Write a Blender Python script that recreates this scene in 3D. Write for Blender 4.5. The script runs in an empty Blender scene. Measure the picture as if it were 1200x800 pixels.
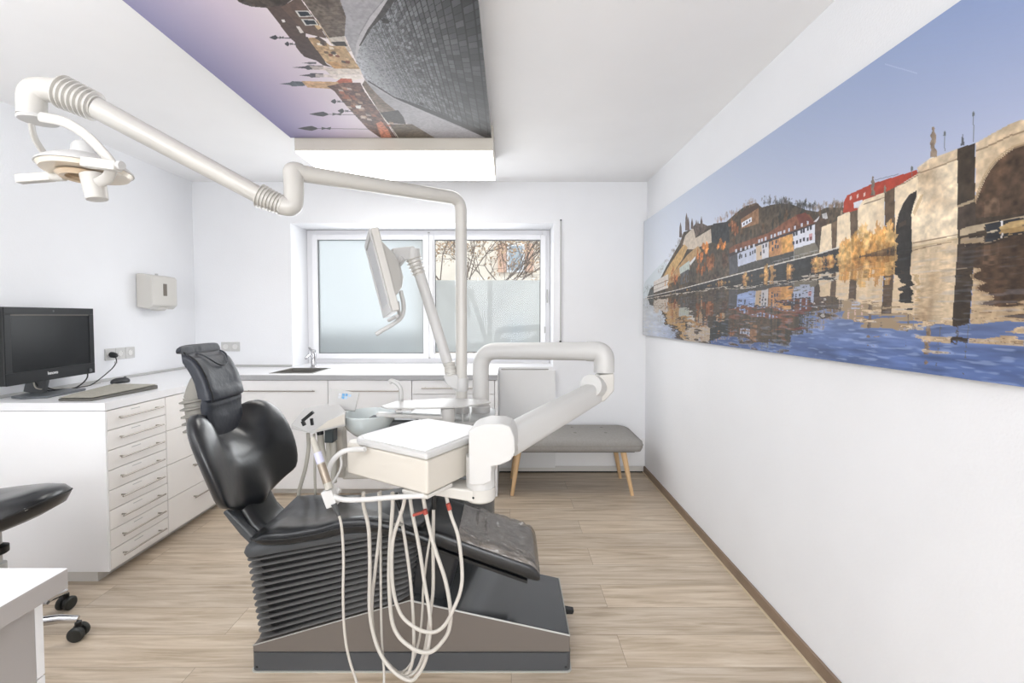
import bpy, bmesh, math, random
import numpy as np
from mathutils import Vector, Matrix, Euler
random.seed(7); rng = np.random.default_rng(7)
PI = math.pi
SC = bpy.context.scene
COL = SC.collection
# ------------------------------------------------------------------ camera
F, CX, CY, H = 533.0, 596.0, 388.0, 1.356
PITCH = math.radians(1.9); cP, sP = math.cos(PITCH), math.sin(PITCH)
cam_d = bpy.data.cameras.new('camera'); cam = bpy.data.objects.new('camera', cam_d); COL.objects.link(cam)
cam.location = (0, 0, H); cam.rotation_euler = (PI/2 - PITCH, 0, 0)
cam_d.sensor_width = 36; cam_d.lens = F/1200*36
cam_d.shift_x = (600-CX)/1200; cam_d.shift_y = -(400-CY)/1200
cam_d.clip_start = 0.05
SC.camera = cam
def ray(px, py):
    X = (px-CX)/F; v = (py-CY)/F
    return Vector((X, cP - v*sP, -sP - v*cP))
def W(px, py, D):                      # point seen at that pixel, D metres into the room
    r = ray(px, py); return r*(D/r.y) + Vector((0, 0, H))
def WZ(px, py, z):
    r = ray(px, py); return r*((z-H)/r.z) + Vector((0, 0, H))
def WX(px, py, x):
    r = ray(px, py); return r*(x/r.x) + Vector((0, 0, H))
# ------------------------------------------------------------------ materials
def s2l(c): return tuple(((v/255)/12.92 if v/255 <= .04045 else ((v/255+.055)/1.055)**2.4) for v in c)
MATS = {}
def mat(name, rgb, rough=.5, metal=0, bump=0, bscale=40, coat=0, spec=.5, emit=0, var=0, vscale=3):
    if name in MATS: return MATS[name]
    m = bpy.data.materials.new(name); m.use_nodes = True; nt = m.node_tree; b = nt.nodes['Principled BSDF']
    col = s2l(rgb)+(1,)
    b.inputs['Base Color'].default_value = col; b.inputs['Roughness'].default_value = rough
    b.inputs['Metallic'].default_value = metal; b.inputs['Specular IOR Level'].default_value = spec
    b.inputs['Coat Weight'].default_value = coat; b.inputs['Coat Roughness'].default_value = .15
    tc = nt.nodes.new('ShaderNodeTexCoord')
    if emit:
        b.inputs['Emission Color'].default_value = col; b.inputs['Emission Strength'].default_value = emit
    n = nt.nodes.new('ShaderNodeTexNoise'); n.inputs['Scale'].default_value = vscale; n.inputs['Detail'].default_value = 4
    nt.links.new(tc.outputs['Object'], n.inputs['Vector'])
    r = nt.nodes.new('ShaderNodeValToRGB'); v = var or .012
    r.color_ramp.elements[0].position = .3; r.color_ramp.elements[1].position = .7
    r.color_ramp.elements[0].color = tuple(x*(1-v) for x in col[:3])+(1,); r.color_ramp.elements[1].color = tuple(min(1, x*(1+v)) for x in col[:3])+(1,)
    nt.links.new(n.outputs['Fac'], r.inputs['Fac']); nt.links.new(r.outputs['Color'], b.inputs['Base Color'])
    if bump:
        n2 = nt.nodes.new('ShaderNodeTexNoise'); n2.inputs['Scale'].default_value = bscale; n2.inputs['Detail'].default_value = 3
        nt.links.new(tc.outputs['Object'], n2.inputs['Vector'])
        bp = nt.nodes.new('ShaderNodeBump'); bp.inputs['Strength'].default_value = bump; bp.inputs['Distance'].default_value = .01
        nt.links.new(n2.outputs['Fac'], bp.inputs['Height']); nt.links.new(bp.outputs['Normal'], b.inputs['Normal'])
    MATS[name] = m; return m
M_wall = mat('wall_paint', (240, 241, 244), .9, bump=.12, bscale=120, spec=.2)
M_ceil = mat('ceiling_paint', (247, 247, 248), .95, spec=.1)
M_lam = mat('white_laminate', (247, 247, 248), .35)
M_lamg = mat('drawer_front_laminate', (244, 241, 238), .4)
M_top = mat('worktop_laminate', (240, 240, 242), .3)
M_edge = mat('worktop_edge_grey', (176, 177, 180), .4)
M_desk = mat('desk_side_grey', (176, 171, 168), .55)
M_chrome = mat('chrome', (200, 200, 202), .18, 1)
M_handle = mat('brushed_handle', (168, 162, 154), .3, 1)
M_cream = mat('cream_plastic', (204, 201, 195), .32, coat=.2)
M_white = mat('white_plastic', (203, 202, 200), .42, coat=.05)
M_side = mat('ivory_housing', (206, 200, 190), .38)
M_black = mat('black_plastic', (20, 22, 24), .4)
M_screen = mat('black_screen', (14, 17, 20), .25, spec=.2)
M_leather = mat('black_leather', (27, 29, 32), .30, bump=.16, bscale=9, coat=.25, var=.06)
M_leatherm = mat('black_head_cushion', (46, 50, 58), .42, bump=.3, bscale=25, var=.06)
M_dgrey = mat('dark_grey_plastic', (72, 74, 76), .4)
M_mgrey = mat('unit_grey', (112, 114, 114), .4)
M_bellow = mat('bellows_rubber', (100, 99, 98), .6)
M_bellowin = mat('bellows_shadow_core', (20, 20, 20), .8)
M_basem = mat('taupe_metal', (114, 107, 101), .45, .15)
M_basetop = mat('gloss_graphite', (50, 53, 56), .13, coat=.6)
M_rim = mat('silver_trim', (190, 190, 186), .35, .4)
M_hose = mat('hose_beige', (196, 191, 183), .4)
M_hoseg = mat('hose_grey', (178, 174, 164), .45)
M_red = mat('red_band', (165, 70, 58), .5)
M_bowl = mat('milk_glass', (214, 222, 222), .12, coat=.8)
M_bench = mat('grey_bench_fabric', (158, 155, 151), .95, bump=.5, bscale=400, spec=.1, var=.05, vscale=60)
M_wood = mat('beech_wood', (222, 186, 142), .45, var=.06, vscale=12)
M_kick = mat('plinth_white', (214, 211, 206), .5)
M_dark = mat('dark_gap', (40, 38, 36), .8)
M_steel = mat('stainless_steel', (170, 168, 164), .3, .9)
M_frame = mat('window_pvc', (240, 240, 243), .3)
M_kbd = mat('dusty_grey_keyboard', (176, 172, 160), .7, bump=.6, bscale=160, var=.12, vscale=60)
M_blue = mat('blue_print', (110, 170, 215), .5)
M_sticker = mat('sticker_lilac', (196, 196, 218), .5)
M_grey = mat('light_grey_plastic', (188, 188, 186), .45)
M_taupe = mat('grey_joint_bellows', (140, 137, 130), .55)
M_rubber = mat('black_rubber', (28, 28, 29), .6)
M_panelg = mat('panel_light_grey', (236, 236, 236), .4)
# ------------------------------------------------------------------ mesh helpers
class MB:
    def __init__(s): s.b = bmesh.new()
    def box(s, lo, hi, rot=None, piv=None):
        vs = [s.b.verts.new((x, y, z)) for x in (lo[0], hi[0]) for y in (lo[1], hi[1]) for z in (lo[2], hi[2])]
        for q in ((0,1,3,2),(4,6,7,5),(0,4,5,1),(2,3,7,6),(0,2,6,4),(1,5,7,3)): s.b.faces.new([vs[i] for i in q])
        if rot is not None:
            p = Vector(piv); 
            for v in vs: v.co = rot @ (v.co-p) + p
        return s
    def ring(s, pts): return [s.b.verts.new(p) for p in pts]
    def skin(s, rings, cap=True, close=False):
        R = [s.ring(r) for r in rings]; n = len(R[0])
        for a, b in zip(R, R[1:] + ([R[0]] if close else [])):
            for i in range(n): s.b.faces.new((a[i], a[(i+1) % n], b[(i+1) % n], b[i]))
        if cap and not close:
            s.b.faces.new(R[0][::-1]); s.b.faces.new(R[-1])
        return s
    def tube(s, pts, r, n=14, cap=True, flat=None):
        pts = [Vector(p) for p in pts]; rs = r if isinstance(r, (list, tuple)) else [r]*len(pts)
        t0 = (pts[1]-pts[0]).normalized(); u = t0.orthogonal().normalized(); rings = []
        if flat is not None:
            u = (Vector((0, 0, 1)) - t0*t0.z).normalized() if abs(t0.z) < .98 else Vector((1, 0, 0))
        for i, p in enumerate(pts):
            t = (pts[min(i+1, len(pts)-1)] - pts[max(i-1, 0)]).normalized()
            u = (u - t*u.dot(t)).normalized(); w = t.cross(u)
            fl = 1 if flat is None else flat
            rings.append([p + u*(rs[i]*math.cos(2*PI*k/n)) + w*(rs[i]*fl*math.sin(2*PI*k/n)) for k in range(n)])
        return s.skin(rings, cap)
    def cyl(s, a, b, r, n=20, r2=None): return s.tube([a, b], [r, r2 if r2 is not None else r], n)
    def prism(s, poly, vec):           # poly: 3-D points, extruded by vec
        vec = Vector(vec); a = [Vector(p) for p in poly]; return s.skin([a, [p+vec for p in a]])
    def lathe(s, prof, c, n=32, axis=None):
        c = Vector(c); R = Matrix.Identity(3) if axis is None else Vector((0, 0, 1)).rotation_difference(Vector(axis)).to_matrix()
        return s.skin([[c + R @ Vector((max(r, 1e-4)*math.cos(2*PI*k/n), max(r, 1e-4)*math.sin(2*PI*k/n), z)) for k in range(n)] for r, z in prof])
    def loft(s, rings): return s.skin([[Vector(p) for p in r] for r in rings])
OFF = {}
def obj(name, mb, m, parent=None, bevel=0, sub=0, seg=2, angle=38, smooth=True):
    me = bpy.data.meshes.new(name)
    if isinstance(mb, MB):
        bmesh.ops.recalc_face_normals(mb.b, faces=mb.b.faces); mb.b.to_mesh(me); mb.b.free()
    else: me = mb
    for mm in (m if isinstance(m, (list, tuple)) else [m]): me.materials.append(mm)
    o = bpy.data.objects.new(name, me); COL.objects.link(o)
    if parent is not None:
        off = OFF[parent]; me.transform(Matrix.Translation(-off)); o.parent = parent; OFF[o] = off
    else:
        # origin at the base centre
        co = np.empty(len(me.vertices)*3); me.vertices.foreach_get('co', co); co = co.reshape(-1, 3)
        c = Vector(((co[:, 0].min()+co[:, 0].max())/2, (co[:, 1].min()+co[:, 1].max())/2, co[:, 2].min()))
        me.transform(Matrix.Translation(-c)); o.location = c; OFF[o] = c
    if smooth:
        me.polygons.foreach_set('use_smooth', [True]*len(me.polygons)); me.set_sharp_from_angle(angle=math.radians(angle))
    if bevel:
        bv = o.modifiers.new('bevel', 'BEVEL'); bv.width = bevel; bv.segments = seg; bv.limit_method = 'ANGLE'; bv.angle_limit = math.radians(35)
        bv.harden_normals = True
    if sub:
        ss = o.modifiers.new('subsurf', 'SUBSURF'); ss.levels = sub; ss.render_levels = sub
    return o
def thing(name, label, cat, loc, group=None):
    o = bpy.data.objects.new(name, None); COL.objects.link(o); o.location = loc; OFF[o] = Vector(loc); o.empty_display_size = .05
    o['label'] = label; o['category'] = cat
    if group: o['group'] = group
    return o
def tag(o, label, cat, group=None):
    o['label'] = label; o['category'] = cat
    if group: o['group'] = group
    return o
def struct(o): o['kind'] = 'structure'; return o
def sthing(name, loc=(0, 0, 0)):
    o = bpy.data.objects.new(name, None); COL.objects.link(o); o.location = loc; OFF[o] = Vector(loc); o['kind'] = 'structure'; return o
def copy_tree(o, parent=None):
    c = o.copy(); COL.objects.link(c); c.parent = parent
    for ch in list(o.children): copy_tree(ch, c)
    return c
def spline(pts, n=8):                  # Catmull-Rom through points
    P = [Vector(p) for p in pts]; P = [P[0]*2-P[1]] + P + [P[-1]*2-P[-2]]; out = []
    for i in range(1, len(P)-2):
        for k in range(n):
            t = k/n; a, b, c, d = P[i-1:i+3]
            out.append(.5*((2*b) + (c-a)*t + (2*a-5*b+4*c-d)*t*t + (3*b-a-3*c+d)*t**3))
    out.append(P[-2]); return out
def bendpath(pts, r, n=8):             # polyline with rounded corners of radius r
    P = [Vector(p) for p in pts]; out = [P[0]]
    for i in range(1, len(P)-1):
        a, b, c = P[i-1], P[i], P[i+1]; u = (a-b); v = (c-b); rr = min(r, u.length*.49, v.length*.49)
        p0 = b+u.normalized()*rr; p1 = b+v.normalized()*rr
        for k in range(n+1):
            t = k/n; out.append(p0*(1-t)**2 + b*2*t*(1-t) + p1*t*t)
    out.append(P[-1]); return out
def frame_box(mb, a, b, half_u, half_v, up=(0, 0, 1)):   # box from a to b with given half sizes
    a, b = Vector(a), Vector(b); t = (b-a).normalized(); u = Vector(up).cross(t).normalized(); w = t.cross(u)
    return mb.skin([[p + u*x*half_u + w*y*half_v for x, y in ((-1,-1),(1,-1),(1,1),(-1,1))] for p in (a, b)])
def fins(mb, a, b, r0, r1, n, amp, seg=20, squash=1):   # ribbed rubber sleeve
    a, b = Vector(a), Vector(b); pts = []; rs = []
    for i in range(n):
        for f_, s_ in ((.0, -1), (.30, -1), (.44, 1), (.62, 1), (.76, -1)):
            t = (i+f_)/(n-.24); pts.append(a.lerp(b, t)); rs.append((r0+(r1-r0)*t) + amp*s_)
    return mb.tube(pts, rs, seg)
EXPO = 0.15
LW = [2.0,1.05,.10,.80,2.0,1.05,.05,.0001]
# ================================================================== ROOM
XL, XR, YB, ZC = -2.70, 1.183, 3.917, 2.50
YF = -2.6
def planks():
    m = bpy.data.materials.new('oak_planks'); m.use_nodes = True; nt = m.node_tree; b = nt.nodes['Principled BSDF']; L = nt.links.new
    tc = nt.nodes.new('ShaderNodeTexCoord')
    br = nt.nodes.new('ShaderNodeTexBrick'); br.inputs['Scale'].default_value = 1; br.inputs['Mortar Size'].default_value = .0012
    br.inputs['Brick Width'].default_value = 1.22; br.inputs['Row Height'].default_value = .181; br.inputs['Bias'].default_value = 0
    br.inputs['Color1'].default_value = (0, 0, 0, 1); br.inputs['Color2'].default_value = (1, 1, 1, 1); br.inputs['Mortar'].default_value = (.5, .5, .5, 1)
    br.offset = .37; br.offset_frequency = 2
    L(tc.outputs['Object'], br.inputs['Vector'])
    # per plank offset of the grain
    ms = nt.nodes.new('ShaderNodeVectorMath'); ms.operation = 'MULTIPLY'; ms.inputs[1].default_value = (1.6, 22, 1)
    L(tc.outputs['Object'], ms.inputs[0])
    ad = nt.nodes.new('ShaderNodeVectorMath'); ad.operation = 'ADD'; L(ms.outputs[0], ad.inputs[0])
    sc = nt.nodes.new('ShaderNodeVectorMath'); sc.operation = 'SCALE'; sc.inputs['Scale'].default_value = 9; L(br.outputs['Color'], sc.inputs[0]); L(sc.outputs[0], ad.inputs[1])
    n1 = nt.nodes.new('ShaderNodeTexNoise'); n1.inputs['Scale'].default_value = 1.6; n1.inputs['Detail'].default_value = 7; n1.inputs['Roughness'].default_value = .62; n1.inputs['Distortion'].default_value = .5
    L(ad.outputs[0], n1.inputs['Vector'])
    r1 = nt.nodes.new('ShaderNodeValToRGB'); cr = r1.color_ramp
    cr.elements[0].position = .25; cr.elements[0].color = s2l((158, 140, 120))+(1,)
    cr.elements[1].position = .72; cr.elements[1].color = s2l((222, 210, 194))+(1,)
    e = cr.elements.new(.42); e.color = s2l((190, 173, 151))+(1,)
    e = cr.elements.new(.54); e.color = s2l((206, 190, 170))+(1,)
    L(n1.outputs['Fac'], r1.inputs['Fac'])
    # plank tone
    mx = nt.nodes.new('ShaderNodeMix'); mx.data_type = 'RGBA'; mx.blend_type = 'MULTIPLY'; mx.inputs['Factor'].default_value = 1
    r2 = nt.nodes.new('ShaderNodeValToRGB'); r2.color_ramp.elements[0].color = (.86, .86, .86, 1); r2.color_ramp.elements[1].color = (1, .985, .96, 1)
    L(br.outputs['Color'], r2.inputs['Fac']); L(r1.outputs['Color'], mx.inputs['A']); L(r2.outputs['Color'], mx.inputs['B'])
    # knots
    vo = nt.nodes.new('ShaderNodeTexVoronoi'); vo.inputs['Scale'].default_value = 1; 
    m2 = nt.nodes.new('ShaderNodeVectorMath'); m2.operation = 'MULTIPLY'; m2.inputs[1].default_value = (1.7, 3.7, 1); L(tc.outputs['Object'], m2.inputs[0]); L(m2.outputs[0], vo.inputs['Vector'])
    r3 = nt.nodes.new('ShaderNodeValToRGB'); r3.color_ramp.elements[0].position = .02; r3.color_ramp.elements[0].color = (.42, .36, .3, 1); r3.color_ramp.elements[1].position = .075; r3.color_ramp.elements[1].color = (1, 1, 1, 1)
    L(vo.outputs['Distance'], r3.inputs['Fac'])
    mk = nt.nodes.new('ShaderNodeMix'); mk.data_type = 'RGBA'; mk.blend_type = 'MULTIPLY'; mk.inputs['Factor'].default_value = .6
    L(mx.outputs['Result'], mk.inputs['A']); L(r3.outputs['Color'], mk.inputs['B'])
    # seams
    mm = nt.nodes.new('ShaderNodeMix'); mm.data_type = 'RGBA'; mm.blend_type = 'MIX'; mm.inputs['B'].default_value = s2l((110, 92, 74))+(1,)
    sm = nt.nodes.new('ShaderNodeMath'); sm.operation = 'MULTIPLY'; sm.inputs[1].default_value = .8; L(br.outputs['Fac'], sm.inputs[0]); sm.inputs[1].default_value = .6; L(sm.outputs[0], mm.inputs['Factor'])
    L(mk.outputs['Result'], mm.inputs['A']); L(mm.outputs['Result'], b.inputs['Base Color'])
    b.inputs['Roughness'].default_value = .42
    bp = nt.nodes.new('ShaderNodeBump'); bp.inputs['Strength'].default_value = .12; bp.inputs['Distance'].default_value = .004; L(n1.outputs['Fac'], bp.inputs['Height']); L(bp.outputs['Normal'], b.inputs['Normal'])
    return m
M_floor = planks(); T = .12
struct(obj('floor', MB().box((XL-T, YF-T, -.1), (XR+T, YB+.42, 0)), M_floor, smooth=False))
struct(obj('ceiling', MB().box((XL-T, YF-T, ZC), (XR+T, YB+.42, ZC+.1)), M_ceil, smooth=False))
struct(obj('wall_left', MB().box((XL-T, YF-T, 0), (XL, YB+.42, ZC)), M_wall, smooth=False))
struct(obj('wall_right', MB().box((XR, YF-T, 0), (XR+T, YB+.42, ZC)), M_wall, smooth=False))
struct(obj('wall_front', MB().box((XL, YF-T, 0), (XR, YF, ZC)), M_wall, smooth=False))
# back wall with window opening
wx0 = W(341, 300, YB).x; wx1 = W(648.5, 300, YB).x; wz1 = W(500, 261.5, YB).z; wz0 = .915
b = MB(); TB = .40
b.box((XL, YB, 0), (wx0, YB+TB, ZC)); b.box((wx1, YB, 0), (XR, YB+TB, ZC)); b.box((wx0, YB, wz1), (wx1, YB+TB, ZC)); b.box((wx0, YB, 0), (wx1, YB+TB, .86))
struct(obj('wall_back', b, M_wall, smooth=False))
# baseboard right: wooden with a light edge
bb = MB().box((XR-.014, YF, 0), (XR, YB-.012, .058)); bbo = struct(obj('baseboard_right', bb, mat('brown_baseboard', (136, 116, 98), .5, var=.12, vscale=9), bevel=.003))
obj('edge_strip', MB().box((XR-.019, YF, 0), (XR-.0145, YB-.012, .010)), mat('sealing_strip', (214, 198, 172), .5), bbo)
# window
YW = YB+.29
win = sthing('window_1', ((wx0+wx1)/2, YW, .92))
def rect_frame(mb, x0, x1, z0, z1, y0, y1, t, tb=None):
    tb = tb or t
    mb.box((x0, y0, z0), (x0+t, y1, z1)); mb.box((x1-t, y0, z0), (x1, y1, z1)); mb.box((x0+t, y0, z1-t), (x1-t, y1, z1)); mb.box((x0+t, y0, z0), (x1-t, y1, z0+tb))
xa = W(359, 300, YW).x; xb = W(645, 300, YW).x+.02; za = .92; zb = W(500, 269, YW).z+.005
g1 = (W(372, 300, YW).x, W(495.5, 300, YW).x, W(400, 414, YW).z, W(400, 280.5, YW).z)
g2 = (W(509.5, 300, YW).x, W(633.5, 300, YW).x, W(400, 413, YW).z, W(400, 281, YW).z)
m = MB(); rect_frame(m, wx0+.001, wx1-.001, .921, wz1-.001, YW+.02, YW+.08, g1[0]-wx0-.035, .05)
obj('outer_frame', m, M_frame, win, bevel=.004)
xm = (g1[1]+g2[0])/2
m = MB(); rect_frame(m, g1[0]-.048, xm-.001, g1[2]-.048, g1[3]+.045, YW-.01, YW+.055, .048)
m.box((xm-.049, YW-.01, g1[2]), (g1[1], YW+.055, g1[3]))
sashl = obj('sash', m, M_frame, win, bevel=.005)
m = MB(); rect_frame(m, xm+.001, g2[1]+.048, g1[2]-.048, g1[3]+.045, YW-.01, YW+.055, .048)
m.box((g2[0]-.02, YW-.01, g1[2]), (g2[0], YW+.055, g1[3]))
sashr = obj('sash', m, M_frame, win, bevel=.005)
m = MB(); m.box((W(645, 300, YW).x-.035, YW-.016, za+.56), (W(645, 300, YW).x-.022, YW-.01, za+.68)); m.cyl((xb-.07, YW-.012, 1.2), (xb-.07, YW-.012, 1.26), .006)
obj('hinge', m, M_grey, win)
def glassmat(name, frost):
    m = bpy.data.materials.new(name); m.use_nodes = True; nt = m.node_tree; nt.nodes.clear(); L = nt.links.new
    out = nt.nodes.new('ShaderNodeOutputMaterial'); tr = nt.nodes.new('ShaderNodeBsdfTransparent'); gl = nt.nodes.new('ShaderNodeBsdfGlossy')
    gl.inputs['Roughness'].default_value = .02; fr = nt.nodes.new('ShaderNodeFresnel'); fr.inputs['IOR'].default_value = 1.22
    mx = nt.nodes.new('ShaderNodeMixShader'); L(fr.outputs[0], mx.inputs[0])
    tr.inputs['Color'].default_value = (.93, .95, .95, 1)
    if frost:
        tl = nt.nodes.new('ShaderNodeBsdfTranslucent'); tl.inputs['Color'].default_value = (.93, .94, .95, 1)
        df = nt.nodes.new('ShaderNodeBsdfDiffuse'); df.inputs['Color'].default_value = (.74, .75, .76, 1)
        rf = nt.nodes.new('ShaderNodeBsdfRefraction'); rf.inputs['Roughness'].default_value = .3; rf.inputs['IOR'].default_value = 1.2; rf.inputs['Color'].default_value = (.92, .94, .96, 1)
        a = nt.nodes.new('ShaderNodeMixShader'); a.inputs[0].default_value = .5; L(tl.outputs[0], a.inputs[1]); L(df.outputs[0], a.inputs[2])
        c = nt.nodes.new('ShaderNodeMixShader'); c.inputs[0].default_value = frost; L(rf.outputs[0], c.inputs[1]); L(a.outputs[0], c.inputs[2])
        L(c.outputs[0], mx.inputs[1]); gl.inputs['Roughness'].default_value = .08
    else: L(tr.outputs[0], mx.inputs[1])
    L(gl.outputs[0], mx.inputs[2]); L(mx.outputs[0], out.inputs[0]); return m
M_glass = glassmat('window_glass', 0); M_frost = glassmat('frosted_glass', .45)
zf = W(560, 328, YW).z
def pane(x0, x1, z0, z1, y): return MB().prism([(x0, y, z0), (x1, y, z0), (x1, y, z1), (x0, y, z1)], (0, .004, 0))
obj('pane', pane(g1[0], g1[1], g1[2], g1[3], YW+.02), M_glass, sashl, smooth=False)
obj('frosted_film', pane(g1[0], g1[1], g1[2], g1[3], YW+.030), M_frost, sashl, smooth=False)
obj('pane', pane(g2[0], g2[1], g2[2], g2[3], YW+.02), M_glass, sashr, smooth=False)
obj('frosted_film', pane(g2[0], g2[1], g2[2], zf, YW+.030), M_frost, sashr, smooth=False)
for sx, sh in ((g1, sashl), (g2, sashr)):
    m = MB(); rect_frame(m, sx[0], sx[1], sx[2], sx[3], YW+.012, YW+.018, .006); obj('gasket', m, mat('gasket_grey', (120, 122, 124), .6), sh)
obj('latch', MB().box((xm-.006, YW-.016, zb-.04), (xm+.012, YW-.011, zb-.03)).box((xm-.006, YW-.016, g1[2]-.045), (xm+.012, YW-.011, g1[2]-.035)), M_grey, win)
# vent slot and shutter belt guide
# shutter crank rod
px = W(657, 300, YB-.03)
t = thing('shutter_rod', 'thin grey shutter rod hanging upright at the right side of the window', 'shutter rod', (px.x, YB-.014, W(657, 403, YB-.02).z))
obj('rail', MB().box((px.x-.012, YB-.012, W(657, 400, YB).z), (px.x-.002, YB-.001, W(657, 258, YB).z)), M_frame, t, bevel=.002)
obj('belt', MB().box((px.x-.002, YB-.016, W(657, 400, YB).z), (px.x+.009, YB-.004, W(657, 258, YB).z)), M_grey, t, bevel=.002)
obj('end_cap', MB().box((px.x-.006, YB-.020, W(657, 403, YB).z), (px.x+.011, YB-.0015, W(657, 399, YB).z)), M_black, t, bevel=.002)
obj('end_cap', MB().box((px.x-.004, YB-.018, W(657, 259, YB).z), (px.x+.010, YB-.0015, W(657, 257.5, YB).z)), M_dgrey, t)
# ---- outside
struct(obj('ground_outside', MB().box((-14, YB+.6, -1.0), (14, 30, -.9)), mat('asphalt_outside', (150, 152, 156), .9, var=.1), smooth=False))
bl = thing('house_outside', 'pale beige rendered house standing outside beyond the window', 'house', (1.5, 13, -.9))
obj('wall', MB().box((-2.6, 13, -.9), (9, 18, 8)), mat('facade_beige', (232, 222, 210), .9, var=.04), bl, smooth=False)
for i in range(4):
    for j in range(3):
        x = -.05+i*1.7; z = .5+j*2.1
        w_ = obj('window', MB().box((x, 12.93, z), (x+.5, 12.995, z+.8)), M_frame, bl)
        obj('pane', MB().box((x+.06, 12.90, z+.06), (x+.44, 12.925, z+.74)), mat('pane_blue_grey', (170, 180, 190), .2), w_)
obj('shutter', MB().box((-.3, 12.9, 2.6), (-.07, 12.99, 3.4)).box((.47, 12.9, 2.6), (.70, 12.99, 3.4)), mat('shutter_orange', (222, 184, 164), .7), bl)
bl2 = thing('grey_garage_outside', 'grey garage block standing outside behind the frosted glass', 'garage', (-4, 9, -.9))
obj('wall', MB().box((-8, 10.5, -.9), (-2.4, 12.5, .95)), mat('garage_grey', (150, 152, 155), .9), bl2, smooth=False)
obj('door', MB().box((-7.2, 10.44, -.9), (-5.4, 10.495, .7)).box((-4.9, 10.44, -.9), (-3.2, 10.495, .7)), mat('garage_door_grey', (112, 114, 118), .7), bl2)
car = thing('parked_car', 'dark grey parked car seen blurred through the frosted right pane', 'car', (1.5, 6.2, -.9))
prof = [(-1.9, .25), (-1.95, .7), (-1.1, .9), (-.5, 1.38), (.9, 1.4), (1.5, .95), (2.0, .85), (2.05, .3)]
def carloft(pr, cx, cy, cz, w): return MB().prism([(cx+x, cy-w, cz+z) for x, z in pr], (0, 2*w, 0))
obj('body', carloft(prof, 1.45, 6.2, -.62, .85), mat('car_paint', (58, 60, 64), .3, coat=.5), car, bevel=.06)
obj('side_window', carloft([(-.9, .9), (-.42, 1.3), (.85, 1.32), (1.25, .95)], 1.45, 6.2, -.62, .86), M_screen, car, bevel=.02)
for x in (.2, 2.75):
    obj('wheel', MB().cyl((x, 5.3, -.58), (x, 5.52, -.58), .32), M_rubber, car, bevel=.02)
tr = thing('garden_tree', 'leafless tree with rusty buds standing outside behind the right pane', 'tree', (-.86, 8.5, -.9))
rt = random.Random(3); mb = MB(); lf = MB()
def branch(p, d, ln, r, dep):
    q = p + d*ln; mid = p.lerp(q, .5) + Vector((rt.uniform(-1, 1), rt.uniform(-1, 1), rt.uniform(-1, 1)))*ln*.08
    mb.tube([p, mid, q], [r, r*.85, r*.65], 6)
    if dep == 0:
        for _ in range(4):
            c = p.lerp(q, rt.random()) + Vector((rt.uniform(-.12, .12), rt.uniform(-.12, .12), rt.uniform(-.1, .1))); s_ = rt.uniform(.02, .05)
            a = Vector((rt.uniform(-1, 1), rt.uniform(-1, 1), rt.uniform(-1, 1))).normalized()*s_; b_ = a.orthogonal().normalized()*s_*.6
            lf.b.faces.new([lf.b.verts.new(c+v) for v in (a, b_, -a, -b_)])
        return
    for _ in range(4 if dep > 1 else 3):
        nd = (d + Vector((rt.uniform(-1, 1), rt.uniform(-1, 1), rt.uniform(-.55, .7)))*.85).normalized()
        branch(p.lerp(q, rt.uniform(.55, 1)), nd, ln*rt.uniform(.6, .8), r*.6, dep-1)
branch(Vector((-.86, 8.5, -.9)), Vector((.08, -.05, 1)).normalized(), 2.1, .034, 5)
obj('branches', mb, mat('bark', (120, 108, 100), .9), tr); obj('leaves', lf, mat('rust_leaves', (186, 160, 134), .8), tr, smooth=False)
hd = tag(obj('hedge_outside', MB().box((-9, 7.4, -.9), (-.9, 7.8, .66)), mat('hedge_grey_green', (128, 134, 130), .9, bump=1, bscale=30, var=.3, vscale=12), smooth=False), 'low grey green hedge outside behind the frosted glass', 'hedge')

# ================================================================== FURNITURE
ZT = .92
XF = -2.03; YN = 2.273; YC = 3.38; XE = W(583, 500, YC).x
# worktop: L-shaped slab with a hole for the sink, reaching into the window recess
sx0, sx1, sy0, sy1 = W(317, 438, 3.45).x, W(392, 432, 3.8).x-.04, 3.46, 3.80
wt = thing('worktop', 'white L-shaped worktop running along left wall and under the window', 'worktop', (-2.3, 3.4, ZT-.04))
m = MB(); z0, z1 = ZT-.04, ZT
m.box((XL+.001, YN, z0), (XF, YC, z1)); m.box((XL+.001, YC, z0), (sx0, YB-.001, z1)); m.box((sx0, YC, z0), (sx1, sy0, z1)); m.box((sx0, sy1, z0), (sx1, YB-.001, z1)); m.box((sx1, YC, z0), (XE, YB-.001, z1))
m.box((XF, YC-.002, z0), (XE, YC, z1))
obj('slab', m, M_top, wt, smooth=False)
obj('sill', MB().box((wx0+.001, YB-.001, ZT-.03), (wx1-.001, YW+.02, ZT)), M_top, wt, smooth=False)
obj('edge_band', MB().box((XF+.0, YC-.0045, z0+.002), (XE, YC-.002, z1-.004)), M_edge, wt, smooth=False)
obj('upstand', MB().box((XL+.001, YN+.02, ZT), (XL+.014, YB-.016, ZT+.018)).box((XL+.001, YB-.015, ZT), (wx0-.002, YB-.001, ZT+.018)), M_grey, wt, bevel=.003)
sk = thing('kitchen_sink', 'small stainless steel sink set into the white worktop', 'sink', ((sx0+sx1)/2, 3.6, ZT-.16))
m = MB(); d_ = .004
m.box((sx0+d_, sy0+d_, ZT-.16), (sx1-d_, sy1-d_, ZT-.155)); m.box((sx0, sy0, ZT-.16), (sx0+d_, sy1, ZT)); m.box((sx1-d_, sy0, ZT-.16), (sx1, sy1, ZT)); m.box((sx0+d_, sy0, ZT-.16), (sx1-d_, sy0+d_, ZT)); m.box((sx0+d_, sy1-d_, ZT-.16), (sx1-d_, sy1, ZT))
obj('basin', m, M_steel, sk, smooth=False)
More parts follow.
